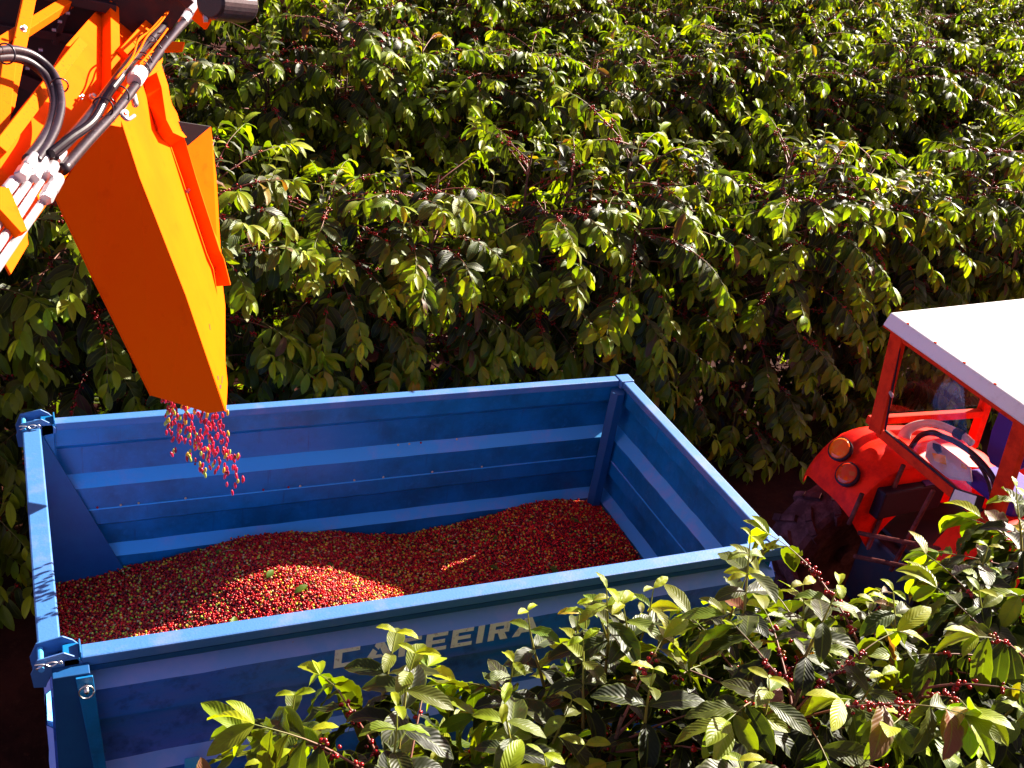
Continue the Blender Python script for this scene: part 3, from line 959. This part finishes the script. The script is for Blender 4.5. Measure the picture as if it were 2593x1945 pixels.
# main corner edge of the chute, upper to lower
E = [at(265, 270, y=4.98), at(302, 384, y=4.88), at(401, 638, y=4.66), at(486, 888, y=4.46)]
Lf = [at(119, 424, y=5.06), at(200, 598, y=4.91), at(327, 855, y=4.68)]
bot = [at(364, 866, y=4.63), at(401, 877, y=4.57), at(451, 893, y=4.50)]
ch = bpy.data.objects.new('discharge_chute', None); C.objects.link(ch); ch.parent = Hh
topE = at(221, 267, y=5.03)
me_front = plate('front_panel', [topE, E[0], E[1], E[2], E[3], bot[2], bot[1], bot[0], Lf[2], Lf[1], Lf[0]], M['orange'], ch)
# sunny sloping panel
def on_side(px, py, off=0.0):
    n = (E[3] - E[0]).cross(at(480, 560, y=5.75) - E[0]).normalized()
    if n.dot(CAM - E[0]) < 0: n = -n
    return at(px, py, plane=(E[0] + n * off, n))
SID = [(303, 384 * 0 + 386), (265, 270), (250, 225), (247, 100), (247, -60), (330, -60), (352, 130), (372, 230), (383, 275), (404, 300), (425, 318), (444, 443), (476, 541), (481, 621), (486, 661), (486, 778), (491, 828), (489, 890), (401, 639)]
SID = [(306, 165), (340, 150), (372, 230), (383, 275), (404, 302), (421, 318), (446, 430), (478, 541), (482, 621), (487, 661), (487, 778), (492, 828), (489, 890), (401, 637), (302, 384), (265, 270), (250, 225)]
plate('side_panel', [on_side(*q) for q in SID], M['orange'], ch)
# back panel that closes the chute away from the camera and a black sheet for its shade
bk = [at(454, 274, y=5.25), at(468, 384, y=5.25), at(476, 541, y=5.22), at(488, 621, y=5.20), at(440, 600, y=5.25), at(405, 313, y=5.12)]
plate('rear_flap', [at(402, 313, y=5.82), at(456, 274, y=5.96), at(468, 384, y=5.96), at(478, 560, y=5.88), at(470, 545, y=5.84), at(435, 440, y=5.82)], M['orange'], ch)
plate('opening_shade_sheet', [at(385, 262, y=5.80), at(456, 273, y=5.86), at(405, 316, y=5.80)], M['black'], ch)  # black sheet painting the shade inside the chute opening
plate('back_panel', [Lf[0] + Vector((0.02, 0.42, 0.05)), at(410, 300, y=6.02), at(465, 560, y=5.94), at(478, 800, y=5.36), Lf[2] + Vector((0.02, 0.24, 0.0)), Lf[1] + Vector((0.02, 0.35, 0))], M['orange'], ch)
plate('left_panel', [Lf[0], Lf[1], Lf[2], Lf[2] + Vector((0.02, 0.24, 0.0)), Lf[1] + Vector((0.02, 0.35, 0)), Lf[0] + Vector((0.02, 0.42, 0.05))], M['orange'], ch)
for k, q in enumerate((((470, 812), (472, 812), (473, 820), (471, 820)), ((480, 812), (481, 812), (480, 828), (479, 828)), ((475, 832), (478, 831), (478, 839), (475, 840)), ((452, 700), (453, 700), (455, 712), (454, 712)))):
    plate('rust_mark', [on_side(*p_, 0.0015) for p_ in q], M['rust'], ch, th=0.001, bevel=0)
# turned flange standing proud of the side panel: its web faces away from the sun
FA = [(306, 160), (324, 230), (340, 284), (352, 300), (370, 315), (394, 384), (408, 427), (448, 548), (462, 580), (468, 618)]
FB = [(332, 140), (348, 189), (359, 259), (373, 286), (397, 298), (424, 384), (443, 443), (475, 541), (484, 560), (498, 615)]
bm = bmesh.new()
A1 = [bm.verts.new(on_side(*q, 0.004)) for q in FA]
B1 = [bm.verts.new(on_side(*q, 0.075)) for q in FB]
for i in range(len(FA) - 1): bm.faces.new((A1[i], A1[i + 1], B1[i + 1], B1[i]))
# outer lip back down on the far side
C1 = [bm.verts.new(on_side(q[0] + 14, q[1] - 4, 0.060)) for q in FB[:5]]
for i in range(4): bm.faces.new((B1[i], B1[i + 1], C1[i + 1], C1[i]))
me = bpy.data.meshes.new('flange'); bmesh.ops.recalc_face_normals(bm, faces=bm.faces); bm.to_mesh(me); bm.free()
fl = link('flange', me, M['orange'], ch)
sd = fl.modifiers.new('solid', 'SOLIDIFY'); sd.thickness = 0.006; sd.offset = 0
# the lit ear right of the flange, above the opening
plate('guard_ear', [on_side(*q, 0.02) for q in [(332, 135), (352, 160), (366, 205), (374, 232), (372, 226), (383, 245), (398, 297), (380, 288), (366, 268), (356, 225), (346, 186)]], M['orange'], ch)

# conveyor side plate rising from lower left to the head
NP = Vector((0.62, -0.20, 0.76)).normalized()
QP = at(150, 260, y=4.62)
cp = lambda px, py, o=0.0: at(px, py, plane=(QP + NP * o, NP))
fr_ = bpy.data.objects.new('conveyor_frame', None); C.objects.link(fr_); fr_.parent = Hh
plate('side_plate', [cp(*q) for q in [(224, 5), (143, 97), (60, 235), (-20, 360), (-20, 400), (-2, 480), (5, 557), (24, 590), (60, 520), (60, 499), (116, 422), (193, 308), (222, 267), (262, 274), (262, 180), (262, -60), (262, -60), (240, -40)]], M['orange'], fr_)
plate('head_plate', [cp(*q, .012) for q in [(247, -60), (330, -60), (352, 130), (345, 152), (306, 175), (250, 232), (247, 100)]], M['orange'], fr_)
# edge beams
bm = bmesh.new(); bar(bm, cp(171, 98, 0.03), cp(-10, 330, 0.03), 0.048, 0.06, up=NP); finish(bm, 'edge_beam', M['orange_d'], fr_, bevel=0.003)
bm = bmesh.new(); bar(bm, cp(237, -60, 0.03), cp(240, 205, 0.03), 0.052, 0.07, up=NP); finish(bm, 'upright', M['orange'], fr_, bevel=0.003)
bm = bmesh.new(); bar(bm, cp(70, -40, -0.02), cp(12, 235, -0.02), 0.052, 0.04, up=Vector((0.2, -0.8, 0.5))); bar(bm, cp(18, 135, -0.02), cp(-6, 330, -0.02), 0.05, 0.04, up=Vector((0.2, -0.8, 0.5))); finish(bm, 'brace', M['orange_d'], fr_, bevel=0.003)
bm = bmesh.new(); bar(bm, cp(190, -22, -0.06), cp(-20, 112, -0.06), 0.045, 0.05, up=Vector((0.1, -0.6, 0.75))); finish(bm, 'brace', M['orange_d'], fr_, bevel=0.003)
# shaded arm at the head
bm = bmesh.new(); bar(bm, cp(300, -70, 0.09), cp(322, 52, 0.09), 0.07, 0.06, up=NP); bar(bm, cp(322, 52, 0.08), cp(262, 120, 0.07), 0.05, 0.05, up=NP); finish(bm, 'head_bracket', M['orange'], fr_, bevel=0.003)
plate('tab', [at(355, 109, y=4.80), at(372, 89, y=4.86), at(399, 90, y=4.86), at(394, 108, y=4.80)], M['orange'], fr_, th=0.012)
# bolts
for (bx, by, r) in ((299 * .0 + 299, 0, 0), (257, 36, .017), (198, 211, .011), (174, 212, .007), (49, 64, .010), (271, 113, .012), (268, 247, .013), (404, 414, .008)):
    if r == 0: continue
    q = cp(bx, by, 0.014) if by < 160 or bx < 262 else on_side(bx, by, 0.006)
    if bx == 49: q = cp(bx, by, 0.03)
    bm = bmesh.new()
    bar0 = (CAM - q).normalized()
    nn = (NP * 0.8 + bar0 * 0.3).normalized()
    tube(bm, [q, q + nn * 0.006], r * 1.35, 16)
    tube(bm, [q + nn * 0.006, q + nn * 0.020], r * 0.9, 6)
    finish(bm, 'bolt', M['zinc'], fr_)
# harvester body in the dark behind: a deep panel facing the camera
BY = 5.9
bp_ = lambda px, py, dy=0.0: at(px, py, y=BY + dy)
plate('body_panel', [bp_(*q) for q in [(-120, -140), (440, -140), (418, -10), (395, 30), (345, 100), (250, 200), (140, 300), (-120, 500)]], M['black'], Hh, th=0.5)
for (a, b, w_) in (((-20, 58), (230, 90), .04), ((150, 0), (118, 95), .03), ((-30, 140), (110, 200), .07), ((-20, 250), (60, 262), .05), ((60, -20), (250, 20), .05), ((345, -60), (410, 10), .05)):
    bm = bmesh.new(); bar(bm, bp_(*a, -.06), bp_(*b, -.06), .05, w_); finish(bm, 'inner_rail', M['black'], Hh, bevel=0.004)
bm = bmesh.new()
for q in ((142, 28), (125, 46), (112, 64), (83, 107), (55, 147)): tube(bm, [bp_(q[0], q[1], -0.09), bp_(q[0] + 9, q[1] + 1, -0.09)], 0.008, 8)
finish(bm, 'inner_bolt', M['zinc'], Hh)

# hydraulic lines
HP = lambda px, py, o=0.10: cp(px, py, o)


def hose(name, pts, r, m, parent=Hh, n=14, seg=8):
    bm = bmesh.new()
    tube(bm, curve(pts, seg), r, n)
    return finish(bm, name, m, parent, smooth=True)


hA = hose('hose', [HP(112, 338, .10), HP(180, 268, .10), HP(235, 195, .11), HP(285, 130, .12), HP(330, 80, .13), HP(375, 30, .14), HP(400, -15, .15)], 0.0215, M['rubber'])
hB = hose('hose', [HP(135, 368, .08), HP(190, 305, .09), HP(250, 240, .11), HP(300, 175, .13), HP(350, 105, .15), HP(392, 55, .17), HP(415, 35, .18)], 0.0205, M['rubber'])
hC = hose('hose', [HP(-20, 112, .12), HP(30, 108, .12), HP(75, 122, .12), HP(115, 160, .12), HP(131, 215, .12), HP(124, 265, .11), HP(104, 310, .10), HP(78, 350, .09)], 0.0175, M['rubber'])
hD = hose('hose', [HP(-20, 126, .10), HP(25, 124, .10), HP(65, 136, .10), HP(102, 170, .10), HP(117, 220, .10), HP(108, 268, .09), HP(85, 310, .09), HP(58, 345, .08)], 0.0175, M['rubber'])
# corrugated sleeve
bm = bmesh.new()
cs = curve([HP(110, 332, .115), HP(150, 300, .12), HP(200, 262, .13), HP(232, 205, .14), HP(262, 165, .15)], 44)
tube(bm, cs, [0.0155 + (0.0025 if i % 2 else 0) for i in range(len(cs))], 12)
finish(bm, 'corrugated_sleeve', M['rubber'], Hh)
# wires and cable ties
bm = bmesh.new()
for pts in ([HP(250, 170, .17), HP(285, 125, .20), HP(300, 85, .21), HP(325, 65, .21), HP(365, 20, .2), HP(372, 8, .2)],
            [HP(270, 150, .17), HP(300, 110, .20), HP(318, 78, .22), HP(345, 50, .22), HP(372, 14, .2)],
            [HP(300, 140, .19), HP(318, 120, .21), HP(340, 92, .22), HP(362, 62, .22)]):
    tube(bm, curve(pts, 8), 0.0045, 6)
finish(bm, 'wire', M['orange_d'], Hh, smooth=True)


def ring_around(c, d, rx, m, nm='cable_tie', th=0.0035, wd=0.008, ry=None):
    d = d.normalized(); u = d.orthogonal().normalized(); v = d.cross(u)
    bm = bmesh.new()
    tube(bm, [c + (u * math.cos(a * PI / 10) * rx + v * math.sin(a * PI / 10) * (ry or rx)) for a in range(21)], th, 6, cap=False)
    finish(bm, nm, m, Hh, smooth=True)


for (px_, py_, r) in ((222, 232, .040), (258, 205, .038), (318, 95, .048), (330, 112, .046), (345, 92, .045), (300, 150, .046), (306, 135, .046), (12, 116, .036), (128, 185, .032)):
    dd = HP(px_ + 30, py_ - 36) - HP(px_, py_)
    if px_ < 20: dd = HP(40, 114) - HP(0, 116)
    if px_ == 128: dd = HP(131, 225) - HP(118, 165)
    ring_around(HP(px_, py_, .125), dd, r, M['tie'])
# tape wrap and fittings on the bundle
def sleeve(name, a, b, r, m, n=14, oa=.10):
    bm = bmesh.new()
    A_, B_ = HP(*a, oa), HP(*b, oa)
    tube(bm, [A_, A_.lerp(B_, .1), A_.lerp(B_, .9), B_], [r * .85, r, r, r * .85], n)
    return finish(bm, name, m, Hh)


sleeve('label_wrap', (290, 175), (303, 155), 0.036, M['whitepl'], oa=.14)
sleeve('hose_joint', (394, 46), (404, 33), 0.028, M['zinc'], oa=.175)
sleeve('hose_joint', (408, 26), (421, 8), 0.024, M['zinc'], oa=.18)
hose('elbow', [HP(418, 12, .18), HP(432, -4, .17), HP(452, -2, .15), HP(470, 6, .12)], 0.022, M['zinc'])
bm = bmesh.new(); tube(bm, [HP(372, 8, .2), HP(380, 0, .2)], 0.014, 10); finish(bm, 'sensor_head', M['zinc'], Hh)
for (a, b, r) in (((74, 338), (58, 362), .022), ((56, 364), (44, 384), .024), ((96, 340), (84, 362), .019), ((84, 362), (74, 386), .019), ((116, 356), (104, 382), .022), ((134, 326), (120, 346), .021), ((126, 384), (110, 412), .023), ((112, 404), (98, 432), .024)):
    sleeve('fitting', a, b, r, M['zinc'], n=6 if r > .023 else 12, oa=.085)
for (a, b, r) in (((42, 384), (-40, 486), .014), ((66, 388), (-28, 518), .014), ((105, 368), (-20, 555), .014), ((98, 426), (-20, 598), .014), ((30, 385), (10, 410), .014)):
    sleeve('steel_pipe', a, b, r, M['zinc'], oa=.06)
# clamp bracket over the pipes
plate('clamp', [cp(*q, .10) for q in [(-20, 400), (20, 405), (60, 497), (46, 502), (-20, 430)]], M['orange'], fr_, th=0.03)
plate('end_plate', [cp(*q, .03) for q in [(5, 557), (24, 592), (62, 527), (58, 499)]], M['orange'], fr_, th=0.01)
# hydraulic motor at the head
ma, mb_ = at(452, 4, y=4.75), at(530, 12, y=4.92)
dm = (mb_ - ma).normalized()
bm = bmesh.new()
tube(bm, [ma, ma + dm * .01, mb_ - dm * 0.015, mb_], [.060, .070, .072, .066], 28)
mo = finish(bm, 'hydraulic_motor', M['rubber'], Hh, bevel=0.003)
bm = bmesh.new(); tube(bm, [mb_, mb_ + dm * .010], [.050, .040], 24); finish(bm, 'end_cap', M['zinc'], mo)
bm = bmesh.new()
bar(bm, at(447, 22, y=4.78), at(430, 52, y=4.80), 0.02, 0.07); finish(bm, 'motor_bracket', M['orange'], Hh, bevel=.003)
bm = bmesh.new(); tube(bm, [at(439, 40, y=4.76), at(448, 40, y=4.76)], 0.016, 8); finish(bm, 'bolt', M['zinc'], Hh)
# shackle near the chute corner
bm = bmesh.new()
tube(bm, curve([HP(272, 225, .10), HP(262, 245, .12), HP(275, 258, .13), HP(290, 250, .12)], 6), 0.008, 8)
tube(bm, [HP(288, 205, .08), HP(292, 226, .10)], 0.014, 10)
finish(bm, 'shackle', M['zinc'], Hh, smooth=True)

# ------------------------------------------------------------------ tractor
TR = empty('red_tractor', (6.2, 4.45, 0), 'red tractor with white cab roof towing the blue trailer', 'tractor')
YC = 4.46
# cab roof
bm = bmesh.new()
rf = [(5.40, 3.78), (5.40, 5.19), (7.05, 5.22), (7.05, 3.74)]
lo = [bm.verts.new((x, y, 2.66 + 0.02 * (x - 5.4))) for x, y in rf]
hi = [bm.verts.new((x + (0.02 if x < 6 else -0.02), y + (0.015 if y < 4.4 else -0.015), 2.765 + 0.035 * (x - 5.4))) for x, y in rf]
bm.faces.new(lo[::-1]); bm.faces.new(hi)
for i in range(4): bm.faces.new((lo[i], lo[(i + 1) % 4], hi[(i + 1) % 4], hi[i]))
roof = finish(bm, 'cab_roof', M['roofw'], TR, bevel=0.012)
for k in range(5):
    yy = 5.0 - k * 0.27
    bm = bmesh.new(); tube(bm, [(5.425, yy, 2.764), (5.425, yy, 2.772)], 0.010, 8); finish(bm, 'rivet', M['redcab'], roof)
bm = bmesh.new(); box(bm, (5.398, 3.79, 2.655), (5.402, 5.18, 2.664)); finish(bm, 'roof_trim', M['redcab'], roof)
# cab frame
P = lambda *q: Vector(q)
cab = bpy.data.objects.new('cab_frame', None); C.objects.link(cab); cab.parent = TR
for nm, a, b, wdt, h in (('rear_post', P(5.46, 5.08, 2.67), P(5.42, 4.94, 1.95), .05, .115), ('rear_post', P(5.46, 3.93, 2.67), P(5.44, 3.84, 1.95), .05, .115),
                         ('rear_sill', P(5.44, 4.93, 1.965), P(5.44, 3.85, 1.965), .06, .07),
                         ('front_post', P(6.55, 5.12, 2.69), P(6.62, 5.10, 1.6), .07, .07), ('front_post', P(6.55, 3.80, 2.69), P(6.62, 3.82, 1.6), .07, .07),
                         ('side_sill', P(5.44, 5.06, 1.97), P(6.6, 5.10, 1.90), .05, .06), ('header', P(5.45, 5.06, 2.655), P(6.55, 5.12, 2.67), .04, .05),
                         ('header', P(5.45, 3.85, 2.655), P(6.55, 3.80, 2.67), .04, .05), ('header', P(5.46, 3.9, 2.64), P(5.46, 5.1, 2.64), .04, .05)):
    bm = bmesh.new()
    bar(bm, a, b, wdt, h, up=(0, 1, 0) if 'post' in nm else (0, 0, 1))
    finish(bm, nm, M['redcab'], cab, bevel=0.006)
# rear window: fixed pane covers the far two thirds
plate('rear_window', [(5.445, 5.02, 2.62), (5.425, 4.86, 2.01), (5.425, 4.02, 2.01), (5.445, 4.42, 2.62)], M['glass'], TR, th=0.005, bevel=0)
bm = bmesh.new()
bar(bm, P(5.42, 4.87, 2.008), P(5.42, 3.92, 2.008), .012, .012); bar(bm, P(5.42, 4.87, 2.01), P(5.44, 5.02, 2.62), .010, .012)
finish(bm, 'window_seal', M['darkplastic'], TR)
plate('side_window', [(5.5, 5.075, 2.63), (5.5, 5.06, 2.02), (6.55, 5.09, 1.98), (6.5, 5.10, 2.64)], M['glass'], TR, th=0.005, bevel=0)
bm = bmesh.new(); tube(bm, [P(5.425, 4.945, 2.27), P(5.41, 4.90, 2.26)], 0.012, 8); finish(bm, 'window_hinge', M['zinc'], TR)


# fenders: arched sheets over the rear wheels
def fender(y_in, y_out, lampside):
    prof = [(6.55, 1.35), (6.45, 1.70), (6.2, 1.80), (5.8, 1.86), (5.50, 1.88), (5.32, 1.84), (5.20, 1.74), (5.12, 1.58), (5.11, 1.50)]
    bm = bmesh.new()
    n = 10
    rows = []
    for x_, z_ in prof:
        row = []
        for k in range(n + 1):
            v = k / n
            y_ = y_in + (y_out - y_in) * v
            e = max(0, v - 0.80) / 0.20
            drop = 0.16 * e * e
            xb = x_ + (0.10 * e * e if x_ < 5.4 else 0)
            ei = max(0, 0.2 - v) / 0.2
            row.append(bm.verts.new((xb, y_, z_ - drop - 0.02 * ei + (0.022 if k in (3, 4) else 0.0) * (1 if x_ > 5.25 else 0.3))))
        rows.append(row)
    for a, b in zip(rows, rows[1:]):
        for k in range(n): bm.faces.new((a[k], a[k + 1], b[k + 1], b[k]))
    # inner cheek
    ck = [r[0] for r in rows]
    cl = [bm.verts.new((v.co.x + (0.28 if v.co.x < 5.6 else 0), y_in, max(0.9, v.co.z - 0.32))) for v in ck]
    for i in range(len(ck) - 1): bm.faces.new((ck[i], cl[i], cl[i + 1], ck[i + 1]))
    me = bpy.data.meshes.new('fender'); bmesh.ops.recalc_face_normals(bm, faces=bm.faces); bm.to_mesh(me); bm.free()
    o = link('fender', me, M['red'], TR, smooth=True)
    sd = o.modifiers.new('solid', 'SOLIDIFY'); sd.thickness = 0.012
    bv = o.modifiers.new('bevel', 'BEVEL'); bv.width = 0.004; bv.segments = 2
    sb = o.modifiers.new('sub', 'SUBSURF'); sb.levels = 1; sb.render_levels = 1
    return o


ff = fender(4.62, 5.25, 1)
fn = fender(4.12, 3.50, -1)
fn.location.x += 0.22
FN = Vector((-0.80, -0.12, 0.58)).normalized()
for fo, mir in ((ff, 0),):
    for (y_, z_, x_, m) in ((4.985, 1.800, 5.195, M['amber']), (4.805, 1.715, 5.150, M['redlens'])):
        yy = y_ if not mir else 8.75 - y_
        c = Vector((x_ + 0.0, yy, z_))
        bm = bmesh.new(); tube(bm, [c - FN * .02, c + FN * .012, c + FN * .020], [.086, .088, .076], 24); rg = finish(bm, 'lamp_rim', M['darkplastic'], fo)
        bm = bmesh.new(); tube(bm, [c + FN * .0205, c + FN * .026, c + FN * .032, c + FN * .035], [.077, .070, .050, .016], 24); finish(bm, 'lamp_lens', m, rg, smooth=True)
for yy in (5.13, 2 * YC - 5.13):
    wo = bpy.data.objects.new('rear_wheel', None); C.objects.link(wo); wo.parent = TR
    wheel(wo, (5.72, yy, 0.70), 0.70, 0.36, 18, M['tyre'])
for yy in (5.05, 2 * YC - 5.05):
    wo = bpy.data.objects.new('front_wheel', None); C.objects.link(wo); wo.parent = TR
    wheel(wo, (7.9, yy, 0.45), 0.45, 0.24, 16, M['redcab'])
# body between the wheels, bonnet
bm = bmesh.new(); box(bm, (5.45, 4.15, 0.65), (6.7, 4.77, 1.25)); box(bm, (6.6, 4.12, 0.7), (8.3, 4.80, 1.1)); finish(bm, 'transmission', M['black'], TR, bevel=0.03)
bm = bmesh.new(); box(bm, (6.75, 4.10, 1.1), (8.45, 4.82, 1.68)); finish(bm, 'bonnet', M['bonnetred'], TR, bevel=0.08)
bm = bmesh.new(); box(bm, (5.55, 4.0, 1.22), (6.7, 4.92, 1.28)); finish(bm, 'cab_floor', M['black'], TR)
# white duct and black hoop behind the rear window, white canister
bm = bmesh.new()
ar = curve([at(1952, 946, x=5.62), at(1962, 928, x=5.66), at(1990, 916, x=5.72), at(2019, 915, x=5.76), at(2050, 926, x=5.80), at(2081, 942, x=5.82), at(2099, 958, x=5.82)], 6)
tube(bm, ar, [0.045 - 0.018 * min(1, i / 14) for i in range(len(ar))], 14)
dct = finish(bm, 'white_duct', M['whitepl'], TR, smooth=True)
bm = bmesh.new(); tube(bm, [at(2064, 934, x=5.79), at(2077, 941, x=5.79)], 0.034, 14); finish(bm, 'duct_clip', M['darkplastic'], dct)
bm = bmesh.new()
tube(bm, curve([at(1968, 966, x=5.60), at(1986, 943, x=5.62), at(2013, 934, x=5.64), at(2035, 942, x=5.65), at(2062, 954, x=5.66), at(2097, 977, x=5.66), at(2126, 1006, x=5.65), at(2147, 1037, x=5.63), at(2158, 1070, x=5.60), at(2156, 1095, x=5.58)], 6), 0.020, 12)
tube(bm, curve([at(2097, 985, x=5.72), at(2120, 1012, x=5.72), at(2136, 1045, x=5.70), at(2142, 1080, x=5.68)], 6), 0.012, 10)
finish(bm, 'steering_wheel', M['rubber'], TR, smooth=True)
bm = bmesh.new()
slab(bm, [at(1998, 985, x=5.66), at(2003, 956, x=5.74), at(2018, 950, x=5.77), at(2040, 965, x=5.78), at(2066, 984, x=5.78), at(2097, 1010, x=5.77), at(2100, 1036, x=5.70), at(2050, 1030, x=5.66), at(2015, 1008, x=5.65)], 0.03)
cn_ = finish(bm, 'white_canister', M['whitepl'], TR, bevel=0.006)
bm = bmesh.new()
slab(bm, [at(2013, 978, x=5.655), at(2042, 984, x=5.665), at(2043, 1004, x=5.655), at(2019, 996, x=5.645)], 0.006)
slab(bm, [at(2076, 1000, x=5.70), at(2088, 1008, x=5.70), at(2086, 1014, x=5.70), at(2076, 1010, x=5.70)], 0.006)
finish(bm, 'sticker', M['yellowpl'], cn_)
bm = bmesh.new()
slab(bm, [at(2014, 956, x=5.70), at(2030, 960, x=5.71), at(2033, 976, x=5.70), at(2024, 980, x=5.69), at(2014, 968, x=5.69)], 0.02)
finish(bm, 'filler_cap', M['darkplastic'], cn_, bevel=.004)
# seat
bm = bmesh.new(); slab(bm, [at(2156, 890, x=5.8), at(2176, 860, x=5.8), at(2215, 870, x=5.8), at(2215, 1010, x=5.8), at(2170, 1020, x=5.8), at(2136, 1000, x=5.8), at(2130, 975, x=5.8), at(2140, 930, x=5.8)], 0.10); s_ = finish(bm, 'seat_back', M['purple'], TR, bevel=0.02)
bm = bmesh.new(); box(bm, (5.75, 3.95, 1.86), (6.15, 4.40, 1.97)); finish(bm, 'seat_cushion', M['purple'], TR, bevel=0.04)
# things under the rear sill: battery box, links, work lamp
tq = [at(1883, 1041, z=1.72), at(1914, 1068, z=1.72), at(2050, 1042, z=1.72), at(2030, 1012, z=1.72)]
bm = bmesh.new()
hi_ = [bm.verts.new(v) for v in tq]; lo_ = [bm.verts.new(v - Vector((0, 0, 0.22))) for v in tq]
bm.faces.new(hi_); bm.faces.new(lo_[::-1])
for k in range(4): bm.faces.new((hi_[k], lo_[k], lo_[(k + 1) % 4], hi_[(k + 1) % 4]))
finish(bm, 'battery_box', M['darkplastic'], TR, bevel=0.015)
q0 = [a.lerp(b, f) + Vector((0, 0, 0.004)) for a, b, f in ((tq[0], tq[3], .62), (tq[1], tq[2], .62), (tq[2], tq[1], .04), (tq[3], tq[0], .04))]
plate('battery_cover', q0, M['navy'], TR, th=-.006)
bm = bmesh.new()
tube(bm, [at(1926, 1074, z=1.66), at(1921, 1100, z=1.50)], 0.010, 6); tube(bm, [at(1936, 1072, z=1.66), at(1950, 1068, z=1.66)], 0.012, 6)
finish(bm, 'battery_strap', M['tyre'], TR)
bm = bmesh.new()
for a, b in (((5.10, 4.50, 1.45), (5.40, 4.02, 1.62)), ((5.05, 4.42, 1.32), (5.38, 3.95, 1.48)), ((5.12, 4.60, 1.70), (5.10, 4.60, 1.45)), ((5.40, 4.3, 1.9), (5.36, 4.35, 1.2)), ((5.40, 4.6, 1.9), (5.36, 4.6, 1.2))):
    tube(bm, [a, b], 0.016, 8)
finish(bm, 'linkage_rod', M['tyre'], TR)
bm = bmesh.new()
bar(bm, (4.98, 5.10, 0.98), (5.02, 4.55, 0.62), 0.05, 0.09); tube(bm, [(4.94, 5.09, 0.97), (5.02, 5.09, 0.97)], 0.035, 12)
bar(bm, (4.98, 3.86, 0.98), (5.02, 4.30, 0.62), 0.05, 0.09)
finish(bm, 'lift_arm', M['tyre'], TR, bevel=0.008)
bm = bmesh.new()
slab(bm, [at(2060, 1053, x=5.30), at(2113, 1070, x=5.30), at(2101, 1108, x=5.27), at(2047, 1084, x=5.27)], 0.07)
wl_ = finish(bm, 'work_lamp', M['darkplastic'], TR, bevel=0.006)
bm = bmesh.new(); slab(bm, [at(2063, 1057, x=5.297), at(2110, 1072, x=5.297), at(2099, 1104, x=5.266), at(2051, 1083, x=5.266)], 0.004)
finish(bm, 'lamp_glass', M['whitepl'], wl_)
